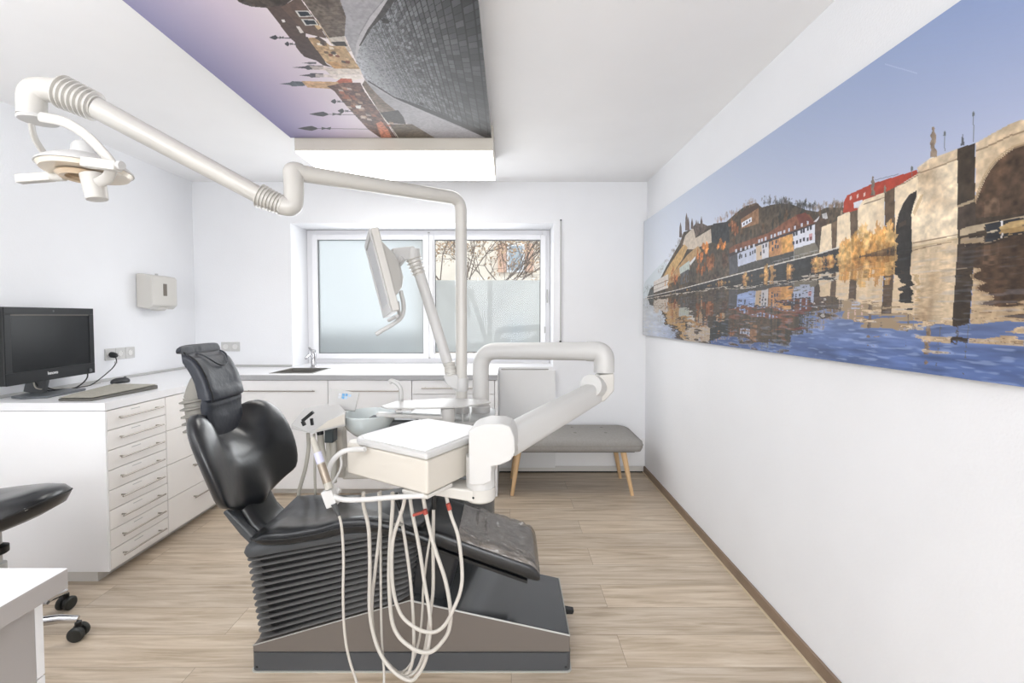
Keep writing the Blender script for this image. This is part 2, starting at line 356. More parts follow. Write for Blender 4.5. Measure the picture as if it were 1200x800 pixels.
m = MB(); rect = [(sx0-.012, sy0-.012), (sx1+.012, sy0-.012), (sx1+.012, sy1+.012), (sx0-.012, sy1+.012)]
m.box((sx0-.012, sy0-.012, ZT), (sx1+.012, sy0+.003, ZT+.003)); m.box((sx0-.012, sy1-.003, ZT), (sx1+.012, sy1+.012, ZT+.003)); m.box((sx0-.012, sy0+.003, ZT), (sx0+.003, sy1-.003, ZT+.003)); m.box((sx1-.003, sy0+.003, ZT), (sx1+.012, sy1-.003, ZT+.003))
obj('rim', m, M_steel, sk, smooth=False)
obj('drain', MB().lathe([(.035, 0), (.035, .004), (.02, .006), (.001, .006)], ((sx0+sx1)/2, 3.63, ZT-.155)), M_chrome, sk)
fc = W(367.5, 431, 3.86); fc = Vector((fc.x, 3.86, ZT+.0005))
t = thing('sink_faucet', 'chrome single-lever faucet standing behind the sink', 'faucet', fc)
obj('body', MB().lathe([(.028, 0), (.028, .006), (.022, .012), (.022, .115), (.019, .125), (.001, .128)], fc), M_chrome, t)
obj('spout', MB().tube(spline([fc+Vector((0, -.01, .075)), fc+Vector((.005, -.08, .115)), fc+Vector((.008, -.15, .10)), fc+Vector((.008, -.155, .085))]), .0115), M_chrome, t)
obj('lever', MB().skin([[fc+Vector(v) for v in ((-.012, -.02, .127), (.012, -.02, .127), (.012, -.02, .137), (-.012, -.02, .137))], [fc+Vector(v) for v in ((-.05, .01, .165), (-.03, .01, .165), (-.03, .01, .173), (-.05, .01, .173))]]).lathe([(.02, .125), (.02, .15), (.001, .155)], fc), M_chrome, t, bevel=.003)
# ---- cabinets
def bar_handle(parent, a, b, out, m=M_handle):
    a, b, out = Vector(a), Vector(b), Vector(out); d = (b-a).normalized()
    mb = MB(); mb.cyl(a+out-d*.004, b+out+d*.004, .0045, 10)
    for p in (a+d*.02, b-d*.02): mb.cyl(p, p+out*1.0, .0042, 10)
    return obj('handle', mb, m, parent)
zb_, zt_ = .055, .877
def cabinet(name, label, group, lo, hi, fronts, side):
    """side 'x': fronts on the +x face, 'y': fronts on the -y face; fronts = list of (kind, z0, z1)"""
    t = thing(name, label, 'cabinet', ((lo[0]+hi[0])/2, (lo[1]+hi[1])/2, 0), group)
    m = MB().box(lo, hi); obj('body', m, M_lam, t, smooth=False)
    if side == 'x':
        obj('plinth', MB().box((lo[0], lo[1]+.0, .0), (hi[0]-.05, hi[1], lo[2]-.002)), M_kick, t, smooth=False)
    else:
        obj('plinth', MB().box((lo[0], lo[1]+.045, .0), (hi[0], hi[1], lo[2]-.002)), M_kick, t, smooth=False)
    g = .0018
    for kind, z0, z1, hz in fronts:
        if side == 'x':
            d = obj(kind, MB().box((hi[0]+.001, lo[1]+g, z0+g), (hi[0]+.019, hi[1]-g, z1-g)), M_lamg, t, bevel=.001, seg=1)
            L_ = hi[1]-lo[1]; c = (hi[1]+lo[1])/2; hl = min(.15, L_*.36)
            bar_handle(d, (hi[0]+.019, c-hl, hz), (hi[0]+.019, c+hl, hz), (.028, 0, 0))
            if kind == 'drawer' and L_ < .5:
                obj('name_slip', MB().box((hi[0]+.0192, c-.05, z1-.022), (hi[0]+.0198, c+.01, z1-.018)), M_grey, d, smooth=False)
        else:
            d = obj(kind, MB().box((lo[0]+g, lo[1]-.019, z0+g), (hi[0]-g, lo[1]-.001, z1-g)), M_lam, t, bevel=.001, seg=1)
            c = (lo[0]+hi[0])/2; hl = (hi[0]-lo[0])*.37
            bar_handle(d, (c-hl, lo[1]-.019, hz), (c+hl, lo[1]-.019, hz), (0, -.028, 0))
    return t
ys = 2.68; xf = XF-.022
n8 = [zb_+i*(zt_-zb_)/8 for i in range(9)]
cabinet('drawer_cabinet', 'white cabinet with eight shallow drawers at the free end of the worktop', 'base cabinets', (XL+.002, YN+.012, zb_), (xf, ys-.001, zt_), [('drawer', a, b, (a*.45+b*.55)) for a, b in zip(n8, n8[1:])], 'x')
n4 = [zb_+i*(zt_-zb_)/4 for i in range(5)]
cabinet('drawer_cabinet', 'white cabinet with four deep drawers, left wall, half hidden behind chair backrest', 'base cabinets', (XL+.002, ys, zb_), (xf, YC+.0015, zt_), [('drawer', a, b, a+(b-a)*.68) for a, b in zip(n4, n4[1:])], 'x')
xc1, xc2 = W(384, 450, YC).x, W(482.5, 450, YC).x; yf = YC+.022
cabinet('sink_cabinet', 'white single-door cabinet under the sink', 'base cabinets', (xf+.0005, yf, zb_), (xc1-.001, YB-.06, zt_-.14), [('door', zb_, zt_, .80)], 'y')
cabinet('door_cabinet', 'white single-door cabinet between sink cabinet and drawer stack', 'base cabinets', (xc1, yf, zb_), (xc2-.001, YB-.002, zt_), [('door', zb_, zt_, .80)], 'y')
zz = [zt_, zt_-.105, zt_-.21, zt_-.42, zt_-.62, zb_]
cabinet('drawer_cabinet', 'white drawer stack under the window behind the dental unit posts', 'base cabinets', (xc2, yf, zb_), (XE-.022, YB-.002, zt_), [('drawer', b, a, a-.055) for a, b in zip(zz, zz[1:])], 'y')
tag(obj('end_panel', MB().box((XE-.019, YC, 0), (XE, YB-.002, zt_)), M_lam, smooth=False), 'white upright end panel closing the cabinet row beside the bench', 'panel')
# near end panel of left run
tag(obj('end_panel', MB().box((XL+.002, YN+.0015, zb_), (XF-.003, YN+.0105, zt_)), M_lam, smooth=False), 'large white end panel facing the viewer under the desk monitor', 'panel')
# radiator cover behind bench
rx1 = W(651, 450, YB-.04).x
t = thing('radiator_cover', 'light grey flat cover panel on the back wall behind the bench', 'panel', ((XE+rx1)/2, YB-.02, .03))
obj('panel', MB().box((XE+.003, YB-.035, .05), (rx1, YB-.001, .895)), M_panelg, t, bevel=.002)
obj('grille', MB().box((XE+.02, YB-.034, .896), (rx1-.06, YB-.004, .903)), mat('grille_grey', (160, 158, 152), .5), t)
struct(obj('baseboard_back', MB().box((XE+.003, YB-.016, .012), (XR-.02, YB-.0, .058)), M_kick, bevel=.002, smooth=False))
struct(obj('trim_1', MB().box((XE+.003, YB-.010, .0), (XR-.02, YB-.0, .0115)), M_dark, smooth=False))
struct(obj('trim_2', MB().box((rx1+.003, YB-.0100, .058), (XR-.001, YB-.0, .30)), M_lam, smooth=False))
# ---- bench
bt = thing('upholstered_bench', 'grey fabric bench on four beech legs against the back wall', 'bench', (.48, 3.6, 0))
x0, x1, y0, y1 = -.05, W(755, 520, 3.37).x, 3.36, 3.86
def rrect(x0, x1, y0, y1, r, z, n=6):
    out = []
    for cx, cy, a in ((x1-r, y1-r, 0), (x0+r, y1-r, 90), (x0+r, y0+r, 180), (x1-r, y0+r, 270)):
        for k in range(n+1):
            t_ = math.radians(a+90*k/n); out.append((cx+r*math.cos(t_), cy+r*math.sin(t_), z))
    return out
zS = W(650, 530, 3.37).z
m = MB(); m.loft([rrect(x0+i, x1-i, y0+i*.7, y1-i*.7, .05, z) for z, i in ((zS, .03), (zS+.004, .012), (zS+.03, .002), (zS+.055, 0), (zS+.075, .004), (zS+.09, .03), (zS+.10, .06), (zS+.106, .11), (zS+.108, .16))])
seat = obj('seat_cushion', m, M_bench, bt, angle=80)
obj('seam', MB().tube([Vector(p) for p in rrect(x0-.001, x1+.001, y0-.001, y1+.001, .05, zS+.05)]+[Vector(rrect(x0-.001, x1+.001, y0-.001, y1+.001, .05, zS+.05)[0])], .003, 6), mat('bench_seam', (146, 143, 138), .9), seat)
for bx in (.28, .52, .76):
    for by in (3.53, 3.70):
        obj('button', MB().lathe([(.013, 0), (.012, .004), (.001, .006)], (bx, by, zS+.106), 12), mat('bench_button', (132, 129, 125), .9), seat)
obj('underframe', MB().box((x0+.06, y0+.05, zS-.012), (x1-.06, y1-.05, zS-.0005)), M_dark, bt)
for fx, tx in ((W(600, 581, 3.4).x, .075), (W(741, 581, 3.4).x, .875)):
    for fy, ty in ((3.40, 3.44), (3.77, 3.75)):
        obj('leg', MB().tube([(fx, fy, 0), (tx, ty, zS-.012)], [.013, .023], 16), M_wood, bt)
# ---- dispenser
y0 = 3.30; y1 = 3.545; x1 = XL+.125
zt = W(160, 320, y0).z; zb = W(160, 362, y0).z
t = thing('towel_dispenser', 'white paper towel dispenser mounted on the left wall', 'dispenser', (XL, (y0+y1)/2, zb))
m = MB(); pr = [(XL+.001, zb+.012), (XL+.001, zt), (XL+.04, zt), (x1-.01, zt-.012), (x1, zt-.03), (x1, zb+.03), (x1-.03, zb)]
m.prism([(x, y0, z) for x, z in pr], (0, y1-y0, 0)); obj('cover', m, M_cream, t, bevel=.01, seg=3)
obj('tray', MB().lathe([(.001, 0), (.04, .004), (.058, .02), (.06, .028)], (XL+.065, (y0+y1)/2, zb-.014)), M_cream, t)
obj('viewing_slot', MB().box((x1, y0+.10, zb+.10), (x1+.003, y0+.135, zb+.19)), mat('slot_brown', (112, 104, 94), .5), t, bevel=.002)
obj('lock', MB().cyl((XL+.06, (y0+y1)/2, zt-.002), (XL+.06, (y0+y1)/2, zt+.007), .01), M_grey, t)
# ---- sockets
def socket(loc, axis, label):
    loc = Vector(loc); t = thing('wall_socket', label, 'socket', loc)
    R = lambda v: loc + (Vector(v) if axis == 'x' else Vector((v[1], -v[0], v[2])))
    def bx(mb, x0, x1, y0, y1, z0, z1): a, b = R((x0, y0, z0)), R((x1, y1, z1)); return mb.box([min(i, j) for i, j in zip(a, b)], [max(i, j) for i, j in zip(a, b)])
    obj('plate', bx(MB(), .0005, .007, -.04, .04, -.04, .04), M_white, t, bevel=.003)
    ax = (1, 0, 0) if axis == 'x' else (0, -1, 0)
    obj('insert', MB().lathe([(.021, 0), (.021, .003), (.019, .003), (.018, .0005), (.001, .0005)], R((.007, 0, 0)), 24, ax), mat('socket_insert', (222, 221, 219), .5), t)
    return t
for i, (px_, py_) in enumerate(((128, 415), (138.5, 414), (149, 413))):
    p = WX(px_, py_, XL); p.y = 3.07 + i*.081; p.z = W(138, 414, 3.15).z
    socket((XL, p.y, p.z), 'x', ('white wall socket with a black plug in it above the worktop', 'empty white wall socket in the middle of the left wall row', 'empty white wall socket nearest the corner on left wall')[i])
    if i == 0: plug = Vector((XL+.008, p.y, p.z))
for i, px_ in enumerate((265, 276)):
    p = W(px_, 406, YB); socket((p.x, YB, p.z), 'y', ('left one of two white sockets on the back wall behind headrest', 'right one of two white sockets on the back wall behind headrest')[i])
# ---- desk things
mr, ml = Vector((-2.56, 2.80, 0)), Vector((-2.485, 2.235, 0)); d = (mr-ml).normalized(); nrm = Vector((d.y, -d.x, 0))
zt, zb = W(105, 361.5, 2.80).z, W(105, 436.5, 2.80).z
mon = thing('computer_monitor', 'black widescreen desktop monitor on the left worktop', 'monitor', ((ml+mr)/2-nrm*.03+Vector((0, 0, ZT))))
def mp(u, z, o): return ml + d*u + nrm*o + Vector((0, 0, z))
Lm = (mr-ml).length
def slab(u0, u1, z0, z1, o0, o1, mb=None):
    mb = mb or MB(); return mb.skin([[mp(u0, z0, o), mp(u1, z0, o), mp(u1, z1, o), mp(u0, z1, o)] for o in (o0, o1)])
obj('housing', slab(0, Lm, zb, zt, -.05, 0), M_black, mon, bevel=.006)
m = MB(); slab(.0, Lm, zt-.036, zt, .0005, .005, m); slab(0, Lm, zb, zb+.062, .0005, .005, m); slab(0, .035, zb+.062, zt-.036, .0005, .005, m); slab(Lm-.035, Lm, zb+.062, zt-.036, .0005, .005, m)
obj('bezel', m, mat('black_bezel', (20, 22, 25), .4, spec=.3), mon, bevel=.0015)
obj('screen', slab(.036, Lm-.036, zb+.063, zt-.037, .0003, .002), M_screen, mon, smooth=False)
obj('screen_top_strip', slab(.036, Lm-.036, zt-.043, zt-.037, .0021, .0026), mat('bezel_strip_brown', (84, 76, 66), .4), mon, smooth=False)  # thin brown strip along the top of the screen
obj('knob', MB().lathe([(.011, 0), (.011, .006), (.001, .008)], mp(Lm-.04, zb+.02, .005), 16, nrm), M_dgrey, mon)
obj('webcam', MB().lathe([(.006, 0), (.001, .001)], mp(Lm*.5, zt-.018, .005), 16, nrm), M_dgrey, mon)
fcv = bpy.data.curves.new('logo', 'FONT'); fcv.body = 'lenovo'; fcv.size = .024; fcv.extrude = .0006; fcv.align_x = 'CENTER'; fcv.offset = .0006
fo = bpy.data.objects.new('tmp', fcv); COL.objects.link(fo); dg = bpy.context.evaluated_depsgraph_get(); me = bpy.data.meshes.new_from_object(fo.evaluated_get(dg)); bpy.data.objects.remove(fo)
Rm = Matrix((d, (0, 0, 1), nrm)).transposed().to_4x4(); me.transform(Matrix.Translation(mp(Lm*.47, zb+.030, .0056)) @ Rm)
obj('logo', me, mat('logo_silver', (210, 210, 212), .4), mon, smooth=False)
c = (ml+mr)/2; 
m = MB(); frame_box(m, mp(Lm*.5, ZT+.01, -.10), mp(Lm*.5, zb+.12, -.055), .05, .012, up=d); obj('stand', m, M_dgrey, mon, bevel=.004)
m = MB(); m.prism([mp(.16, ZT+.0005, .06), mp(.42, ZT+.0005, .06), mp(.44, ZT+.0005, -.05), mp(.40, ZT+.0005, -.13), mp(.18, ZT+.0005, -.13), mp(.14, ZT+.0005, -.05)], (0, 0, .012)); obj('foot', m, mat('monitor_foot', (96, 100, 104), .35), mon, bevel=.004)
# keyboard: corners from the photo on the worktop
kz = ZT+.001
K = [WZ(68, 467, kz+.012), WZ(108, 467, kz+.012), WZ(185, 451, kz+.022), WZ(133, 450.5, kz+.022)]
t = thing('covered_keyboard', 'grey-beige keyboard under a dust cover lying on the left worktop', 'keyboard', (K[0].x, K[0].y, kz))
m = MB(); m.skin([[Vector((p.x, p.y, kz)) for p in K], K]); obj('shell', m, mat('keyboard_base', (96, 94, 88), .6), t, bevel=.003)
m = MB(); N = 14; Mm = 40
ins = [K[0].lerp(K[2], .02), K[1].lerp(K[3], .04), K[2].lerp(K[0], .02), K[3].lerp(K[1], .04)]
def kk(u, v): return (ins[0].lerp(ins[3], u)).lerp(ins[1].lerp(ins[2], u), v)
for j in range(5):
    for i in range(16):
        a = [kk((i+.08)/16, (j+.1)/5), kk((i+.92)/16, (j+.1)/5), kk((i+.92)/16, (j+.9)/5), kk((i+.08)/16, (j+.9)/5)]
        m.skin([[p+Vector((0, 0, .0006)) for p in a], [p+Vector((0, 0, .0045)) for p in a]])
kc = obj('keys', m, M_kbd, t, smooth=False); 
m = MB(); m.skin([[p+Vector((0, 0, .0048)) for p in K], [p+Vector((0, 0, .0058)) for p in K]]); obj('dust_cover', m, M_kbd, t, bevel=.0004)
pm = WZ(141, 448.5, ZT); t = thing('computer_mouse', 'black computer mouse on the worktop behind the keyboard', 'mouse', (pm.x, pm.y, ZT))
m = MB(); dv = Vector((.25, 1, 0)).normalized(); dw = Vector((1, -.25, 0)).normalized(); rings = []
for z, s_ in ((.0008, .95), (.010, 1), (.020, .93), (.028, .75), (.034, .45), (.0355, .12)): rings.append([pm + dv*(math.sin(a)*.058*s_) + dw*(math.cos(a)*.032*s_) + Vector((0, 0, z)) for a in [2*PI*k/24 for k in range(24)]])
m.loft(rings); obj('shell', m, mat('mouse_black', (42, 44, 46), .3), t, angle=80)
obj('wheel', MB().cyl(pm+dv*.03+dw*.004+Vector((0, 0, .031)), pm+dv*.03-dw*.004+Vector((0, 0, .031)), .008), M_dgrey, t)
# cables
pl = thing('power_plug', 'black power plug in the wall socket with its cord down to the worktop', 'plug', plug)
obj('plug_body', MB().lathe([(.018, .0), (.020, .012), (.017, .035), (.008, .045), (.001, .046)], plug, 20, (1, 0, -.25)), M_black, pl)
obj('cord', MB().tube(spline([plug+Vector((.03, 0, -.008)), plug+Vector((.045, -.01, -.05)), plug+Vector((.04, -.05, -.10)), Vector((-2.63, 2.86, ZT+.006)), Vector((-2.60, 2.75, ZT+.006)), Vector((-2.58, 2.62, ZT+.006)), Vector((-2.60, 2.52, ZT+.03)), Vector((-2.585, 2.46, zb+.02))]), .0032, 8), M_rubber, pl)
obj('tag', MB().box(plug+Vector((.040, -.02, -.060)), plug+Vector((.046, -.002, -.046))), M_white, pl)
tag(obj('monitor_cable', MB().tube(spline([Vector((-2.565, 2.76, zb+.02)), Vector((-2.57, 2.76, zb-.03)), Vector((-2.585, 2.71, ZT+.012)), Vector((-2.58, 2.60, ZT+.012)), Vector((-2.58, 2.53, ZT+.04)), Vector((-2.575, 2.49, zb+.01))]), .0035, 8), M_rubber), 'black cable looping below the desk monitor onto the worktop', 'cable')
tag(obj('signal_cable', MB().tube(spline([Vector((-2.562, 2.44, zb-.0)), Vector((-2.57, 2.47, ZT+.04)), Vector((-2.60, 2.60, ZT+.022)), Vector((-2.63, 2.78, ZT+.004)), Vector((-2.66, 2.95, ZT+.004))]), .003, 8), M_hoseg), 'beige cable lying behind the monitor foot', 'cable')
# ---- front-left desk
z1 = .75; c1 = WZ(80, 666, z1); DX, DY = c1.x, c1.y
t = thing('near_desk', 'white-topped desk corner cut by the lower left edge of the picture', 'desk', (DX-.35, DY-.7, 0))
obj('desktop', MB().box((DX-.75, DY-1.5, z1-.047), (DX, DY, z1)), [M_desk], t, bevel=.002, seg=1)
obj('desktop_surface', MB().box((DX-.749, DY-1.499, z1+.0002), (DX-.001, DY-.001, z1+.0015)), M_top, t, smooth=False)
bx = DX-.062
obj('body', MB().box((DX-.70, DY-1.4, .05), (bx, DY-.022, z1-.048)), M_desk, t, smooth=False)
obj('plinth', MB().box((DX-.68, DY-1.38, 0), (bx-.03, DY-.08, .049)), M_kick, t, smooth=False)
for z0_, z1_ in ((.06, .49), (.493, z1-.05)):
    dr = obj('drawer', MB().box((DX-.70, DY-.0205, z0_), (bx, DY-.002, z1_)), M_lam, t, bevel=.001)
    bar_handle(dr, (bx-.12, DY-.002, z1_-.05), (bx-.02, DY-.002, z1_-.05), (0, .028, 0), M_chrome)
# ---- stool
sc_ = Vector((-2.06, 1.80, 0))
t = thing('saddle_stool', 'black leather rolling stool at the left edge behind the near desk', 'stool', sc_)
obj('hub', MB().lathe([(.001, .075), (.045, .075), (.045, .11), (.03, .13), (.001, .13)], sc_), M_chrome, t)
ang0 = math.atan2(1.87-sc_.y, -1.80-sc_.x)
for k in range(5):
    a = ang0 + k*2*PI/5; dv = Vector((math.cos(a), math.sin(a), 0)); e = sc_+dv*.262; up = Vector((0, 0, 1)); sd = Vector((-dv.y, dv.x, 0))
    leg = obj('leg', MB().tube([sc_+dv*.03+up*.10, sc_+dv*.2+up*.098, e+up*.085], [.022, .018, .015], 14, flat=.8), M_chrome, t)
    c0 = e+up*.031
    cs = obj('caster', MB().cyl(e+up*.05, e+up*.075, .012, 12).tube([c0-sd*.006+dv*-.0, c0+sd*.006], .02, 16), M_black, leg)
    for s_ in (-1, 1): obj('wheel', MB().lathe([(.001, 0), (.026, 0), (.0305, .006), (.0305, .016), (.024, .022), (.001, .023)], c0+sd*s_*.007, 24, sd*s_), mat('caster_tyre', (40, 42, 40), .5), leg)
obj('gas_column', MB().cyl(sc_+Vector((0, 0, .12)), sc_+Vector((0, 0, .36)), .028).cyl(sc_+Vector((0, 0, .36)), sc_+Vector((0, 0, .52)), .016), M_grey, t)
obj('collar', MB().lathe([(.03, .40), (.036, .405), (.036, .43), (.017, .44)], sc_), M_black, t)
# round padded seat, tilted: right side raised
R = Euler((math.radians(2), math.radians(-6), 0)).to_matrix(); cs = sc_+Vector((.0, .0, .562))
m = MB(); prof = [(.001, -.045), (.14, -.043), (.20, -.022), (.218, .008), (.218, .026), (.203, .048), (.165, .064), (.10, .070), (.05, .070), (.001, .069)]
rings = []
for r, z in prof:
    rings.append([cs + R @ Vector((r*math.cos(a)*1.06, r*math.sin(a), z + (r/.22)**2*(.004+.018*math.cos(2*a)))) for a in [2*PI*k/40 for k in range(40)]])
m.loft(rings); obj('seat', m, M_leather, t, angle=80)
pr = [cs + R @ Vector((.2195*math.cos(a)*1.06, .2195*math.sin(a), .018+(.004+.018*math.cos(2*a)))) for a in [2*PI*k/60 for k in range(61)]]
obj('piping', MB().tube(pr, .004, 6, cap=False), M_rubber, t)
obj('care_tag', MB().prism([cs + R @ Vector(v) for v in ((.216, -.085, .030), (.224, -.055, .034), (.206, -.053, .058), (.199, -.081, .054))], R @ Vector((.002, 0, .002))), M_grey, t)
# ================================================================== DENTAL CHAIR
YM = 1.88
ch = thing('dental_chair', 'black leather dental treatment chair on a dark grey base in the room centre', 'dental chair', (-.37, YM, 0))
x0, x1, y0, y1 = W(295, 788, 1.69).x, W(669, 783, 1.69).x, 1.69, 2.08
def zat(px, py, D=1.69): return W(px, py, D).z
zp = .075
obj('floor_rim', MB().prism([Vector(p) for p in rrect(x0-.004, x1+.004, y0-.004, y1+.004, .02, 0)], (0, 0, .006)), M_rim, ch, smooth=False)
obj('plinth', MB().prism([Vector(p) for p in rrect(x0, x1, y0, y1, .02, .0062)], (0, 0, zp-.0062)), mat('plinth_charcoal', (74, 76, 79), .45), ch, angle=50)
xk = W(480, 705, 1.69).x; zk = zat(480, 705); zl = zat(296, 757); zr = zat(668, 746)
xr_ = x1-.004; xl_ = x0+.004
prof = [(xl_, zp), (xr_, zp), (xr_, zr), (xk, zk), (xl_, zl)]
obj('base_housing', MB().prism([(x, y0+.004, z) for x, z in prof], (0, y1-y0-.008, 0)), M_basem, ch, bevel=.003)
obj('base_top', MB().prism([(xr_-.004, y0+.008, zr+.001), (xk+.01, y0+.008, zk-.0005), (xk+.01, y1-.008, zk-.0005), (xr_-.004, y1-.008, zr+.001)], (.0, 0, .004)), M_basetop, ch, bevel=.002)
m = MB(); m.tube([(xk, y0+.005, zk+.002), (xr_, y0+.005, zr+.002), (xr_, y1-.006, zr+.002)], .0032, 8); m.tube([(xl_, y0+.005, zl), (xk, y0+.005, zk+.002)], .0022, 8); obj('trim', m, M_rim, ch)
for sx in (x0+.02, x1-.02):
    obj('screw', MB().lathe([(.005, 0), (.001, .002)], (sx, y0, .02), 12, (0, -1, 0)), M_black, ch)
ft = W(669, 725, 2.0)
obj('foot_pedal', MB().prism([(x1, 1.95, .05), (x1+.045, 1.95, .05), (x1+.05, 1.95, .066), (x1, 1.95, .075)], (0, .03, 0)), M_black, ch, bevel=.003)
# bellows: stacked ribs leaning with the base slope
xb0, xb1 = W(288, 700, 1.72).x, W(492, 660, 1.70).x
ztl, ztr = zat(280, 652, 1.72), zat(497, 617, 1.70)
def brect(t, inset):
    a = W(282+t*0, 700, 1.70).x
    xl = x0+.012 - .045*t + inset; xr = xk - .004 + .055*t - inset; ya = y0+.008+inset; yb = y1-.01-inset
    zL = zl+(ztl-zl)*t; zR = zk+(ztr-zk)*t; out = []
    for (x, y, z) in rrect(xl, xr, ya, yb, .045, 0, 5):
        k = (x-xl)/(xr-xl); out.append(Vector((x, y, zL+(zR-zL)*k+.002)))
    return out
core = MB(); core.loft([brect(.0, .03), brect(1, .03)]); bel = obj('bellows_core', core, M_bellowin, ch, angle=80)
n = 13
for i in range(n):
    t0 = (i+.30)/n; m = MB(); w_ = .0032/(.34)
    m.loft([brect(t0-.16/n, .030), brect(t0+.04/n, .002), brect(t0+.12/n, -.001), brect(t0+.22/n, .002), brect(t0+.24/n, .030)])
    obj('bellows_rib', m, M_bellow, ch, angle=60)
# seat carrier under upholstery
m = MB(); zc0 = ztl
m.loft([brect(1.0, -.002), brect(1.05, -.006), brect(1.10, .0), brect(1.14, .012)])
obj('seat_carrier', m, M_dgrey, ch, angle=60)
# pillar under leg rest
m = MB(); m.loft([[Vector(p) for p in rrect(xk-.02, xk+.14, 1.74, 2.03, .03, zk-.02)], [Vector(p) for p in rrect(xk+.0, xk+.2, 1.74, 2.03, .03, .47)]])
obj('lift_column', m, mat('column_black', (38, 40, 44), .35), ch, angle=60)
# ---- seat
def px_z(px, py, D): return W(px, py, D)
topn = [W(px, py, 1.665) for px, py in ((293, 629), (308, 621), (333, 620), (370, 614), (396, 605.5), (425, 603), (462, 609), (495, 622), (530, 634))]
botn = [W(px, py, 1.665) for px, py in ((293, 640), (300, 645), (333, 645), (370, 639), (407, 630.5), (443, 630), (480, 641), (502, 649), (535, 658))]
def interp(P, x):
    xs = [p.x for p in P]; return float(np.interp(x, xs, [p.z for p in P]))
N = 26; rings = []; xs = np.linspace(topn[0].x-.012, -.27, N)
for i, x in enumerate(xs):
    zt = interp(topn, x); zb = interp(botn, x); e = min(1, (i+.15)/2.2)**.5; th = (zt-zb)
    far = .565 + .0*(x); ring = []
    mid = (zt+zb)/2; 
    hw = .212
    for k in range(36):
        a = 2*PI*k/36; c, s = math.cos(a), math.sin(a)
        yy = YM + hw*math.copysign(abs(c)**.45, c)*(.90+.1*e)
        q = (yy-YM)/hw                       # -1 near .. 1 far
        zc = mid*(1-(q+1)/2) + ((.545 if x < -.55 else .545-(x+.55)*.02)-th/2)*((q+1)/2)
        dip = .03*(1-q*q)*(1-.3*abs(q))
        z = zc + (th/2)*math.copysign(abs(s)**.6, s)*e - (dip if s > 0 else 0)*e
        ring.append((x, yy, z))
    rings.append(ring)
m = MB(); m.loft(rings); seat = obj('seat', m, M_leather, ch, angle=80)
pts = [(p[18][0], p[18][1]-.002, p[18][2]) for p in rings[1:]]
obj('piping', MB().tube([Vector(p) for p in pts], .003, 6), M_rubber, seat)
# ---- leg rest
Ln = [W(px, py, 1.675) for px, py in ((500, 617), (514, 621), (570, 641), (624, 660), (632, 665))]
rings = []; xs = np.concatenate([np.linspace(-.30, .07, 12), [.086, .098, .107, .113, .1165, .118]])
for i, x in enumerate(xs):
    zt = interp(Ln, x) if x < Ln[-1].x else Ln[-1].z; e = max(.12, 1-max(0, (x-.086)/.0325)**2)**.5; th = .078
    ring = []
    for k in range(32):
        a = 2*PI*k/32; c, s = math.cos(a), math.sin(a)
        ring.append((x, 1.835 + .163*math.copysign(abs(c)**.4, c), zt-th*.5 + th/2*math.copysign(abs(s)**.5, s)*e + (.006*(1-c*c) if s > 0 else 0)))
    rings.append(ring)
m = MB(); m.loft(rings); leg = obj('leg_rest', m, M_leather, ch, angle=80)
obj('leg_rest_board', MB().skin([[(r[16][0], r[16][1]+.012, r[24][2]-.012), (r[0][0], r[0][1]-.012, r[24][2]-.012), (r[0][0], r[0][1]-.012, r[24][2]-.0005), (r[16][0], r[16][1]+.012, r[24][2]-.0005)] for r in rings[1:-6]]), M_black, ch)
# crumpled clear cover over the leg rest
cm = bpy.data.materials.new('clear_plastic_cover'); cm.use_nodes = True; nt = cm.node_tree; nt.nodes.clear(); L = nt.links.new
out = nt.nodes.new('ShaderNodeOutputMaterial'); tr_ = nt.nodes.new('ShaderNodeBsdfTransparent'); tr_.inputs[0].default_value = (.86, .85, .83, 1)
pb = nt.nodes.new('ShaderNodeBsdfPrincipled'); pb.inputs['Base Color'].default_value = s2l((158, 150, 142))+(1,); pb.inputs['Roughness'].default_value = .16; pb.inputs['Specular IOR Level'].default_value = .9; pb.inputs['Coat Weight'].default_value = 1; pb.inputs['Coat Roughness'].default_value = .08
tc = nt.nodes.new('ShaderNodeTexCoord'); mpn = nt.nodes.new('ShaderNodeMapping'); mpn.inputs['Scale'].default_value = (1.2, 2.6, 1); mpn.inputs['Rotation'].default_value = (0, 0, .5)
nz = nt.nodes.new('ShaderNodeTexNoise'); nz.inputs['Scale'].default_value = 7; nz.inputs['Detail'].default_value = 2.5; nz.inputs['Distortion'].default_value = 1.8
bp = nt.nodes.new('ShaderNodeBump'); bp.inputs['Strength'].default_value = 1; bp.inputs['Distance'].default_value = .05
L(tc.outputs['Object'], mpn.inputs[0]); L(mpn.outputs[0], nz.inputs['Vector']); L(nz.outputs['Fac'], bp.inputs['Height']); L(bp.outputs[0], pb.inputs['Normal'])
mx = nt.nodes.new('ShaderNodeMixShader'); mx.inputs[0].default_value = .54; L(tr_.outputs[0], mx.inputs[1]); L(pb.outputs[0], mx.inputs[2]); L(mx.outputs[0], out.inputs[0])
rr = []; 
from mathutils import noise as mnoise
G = []
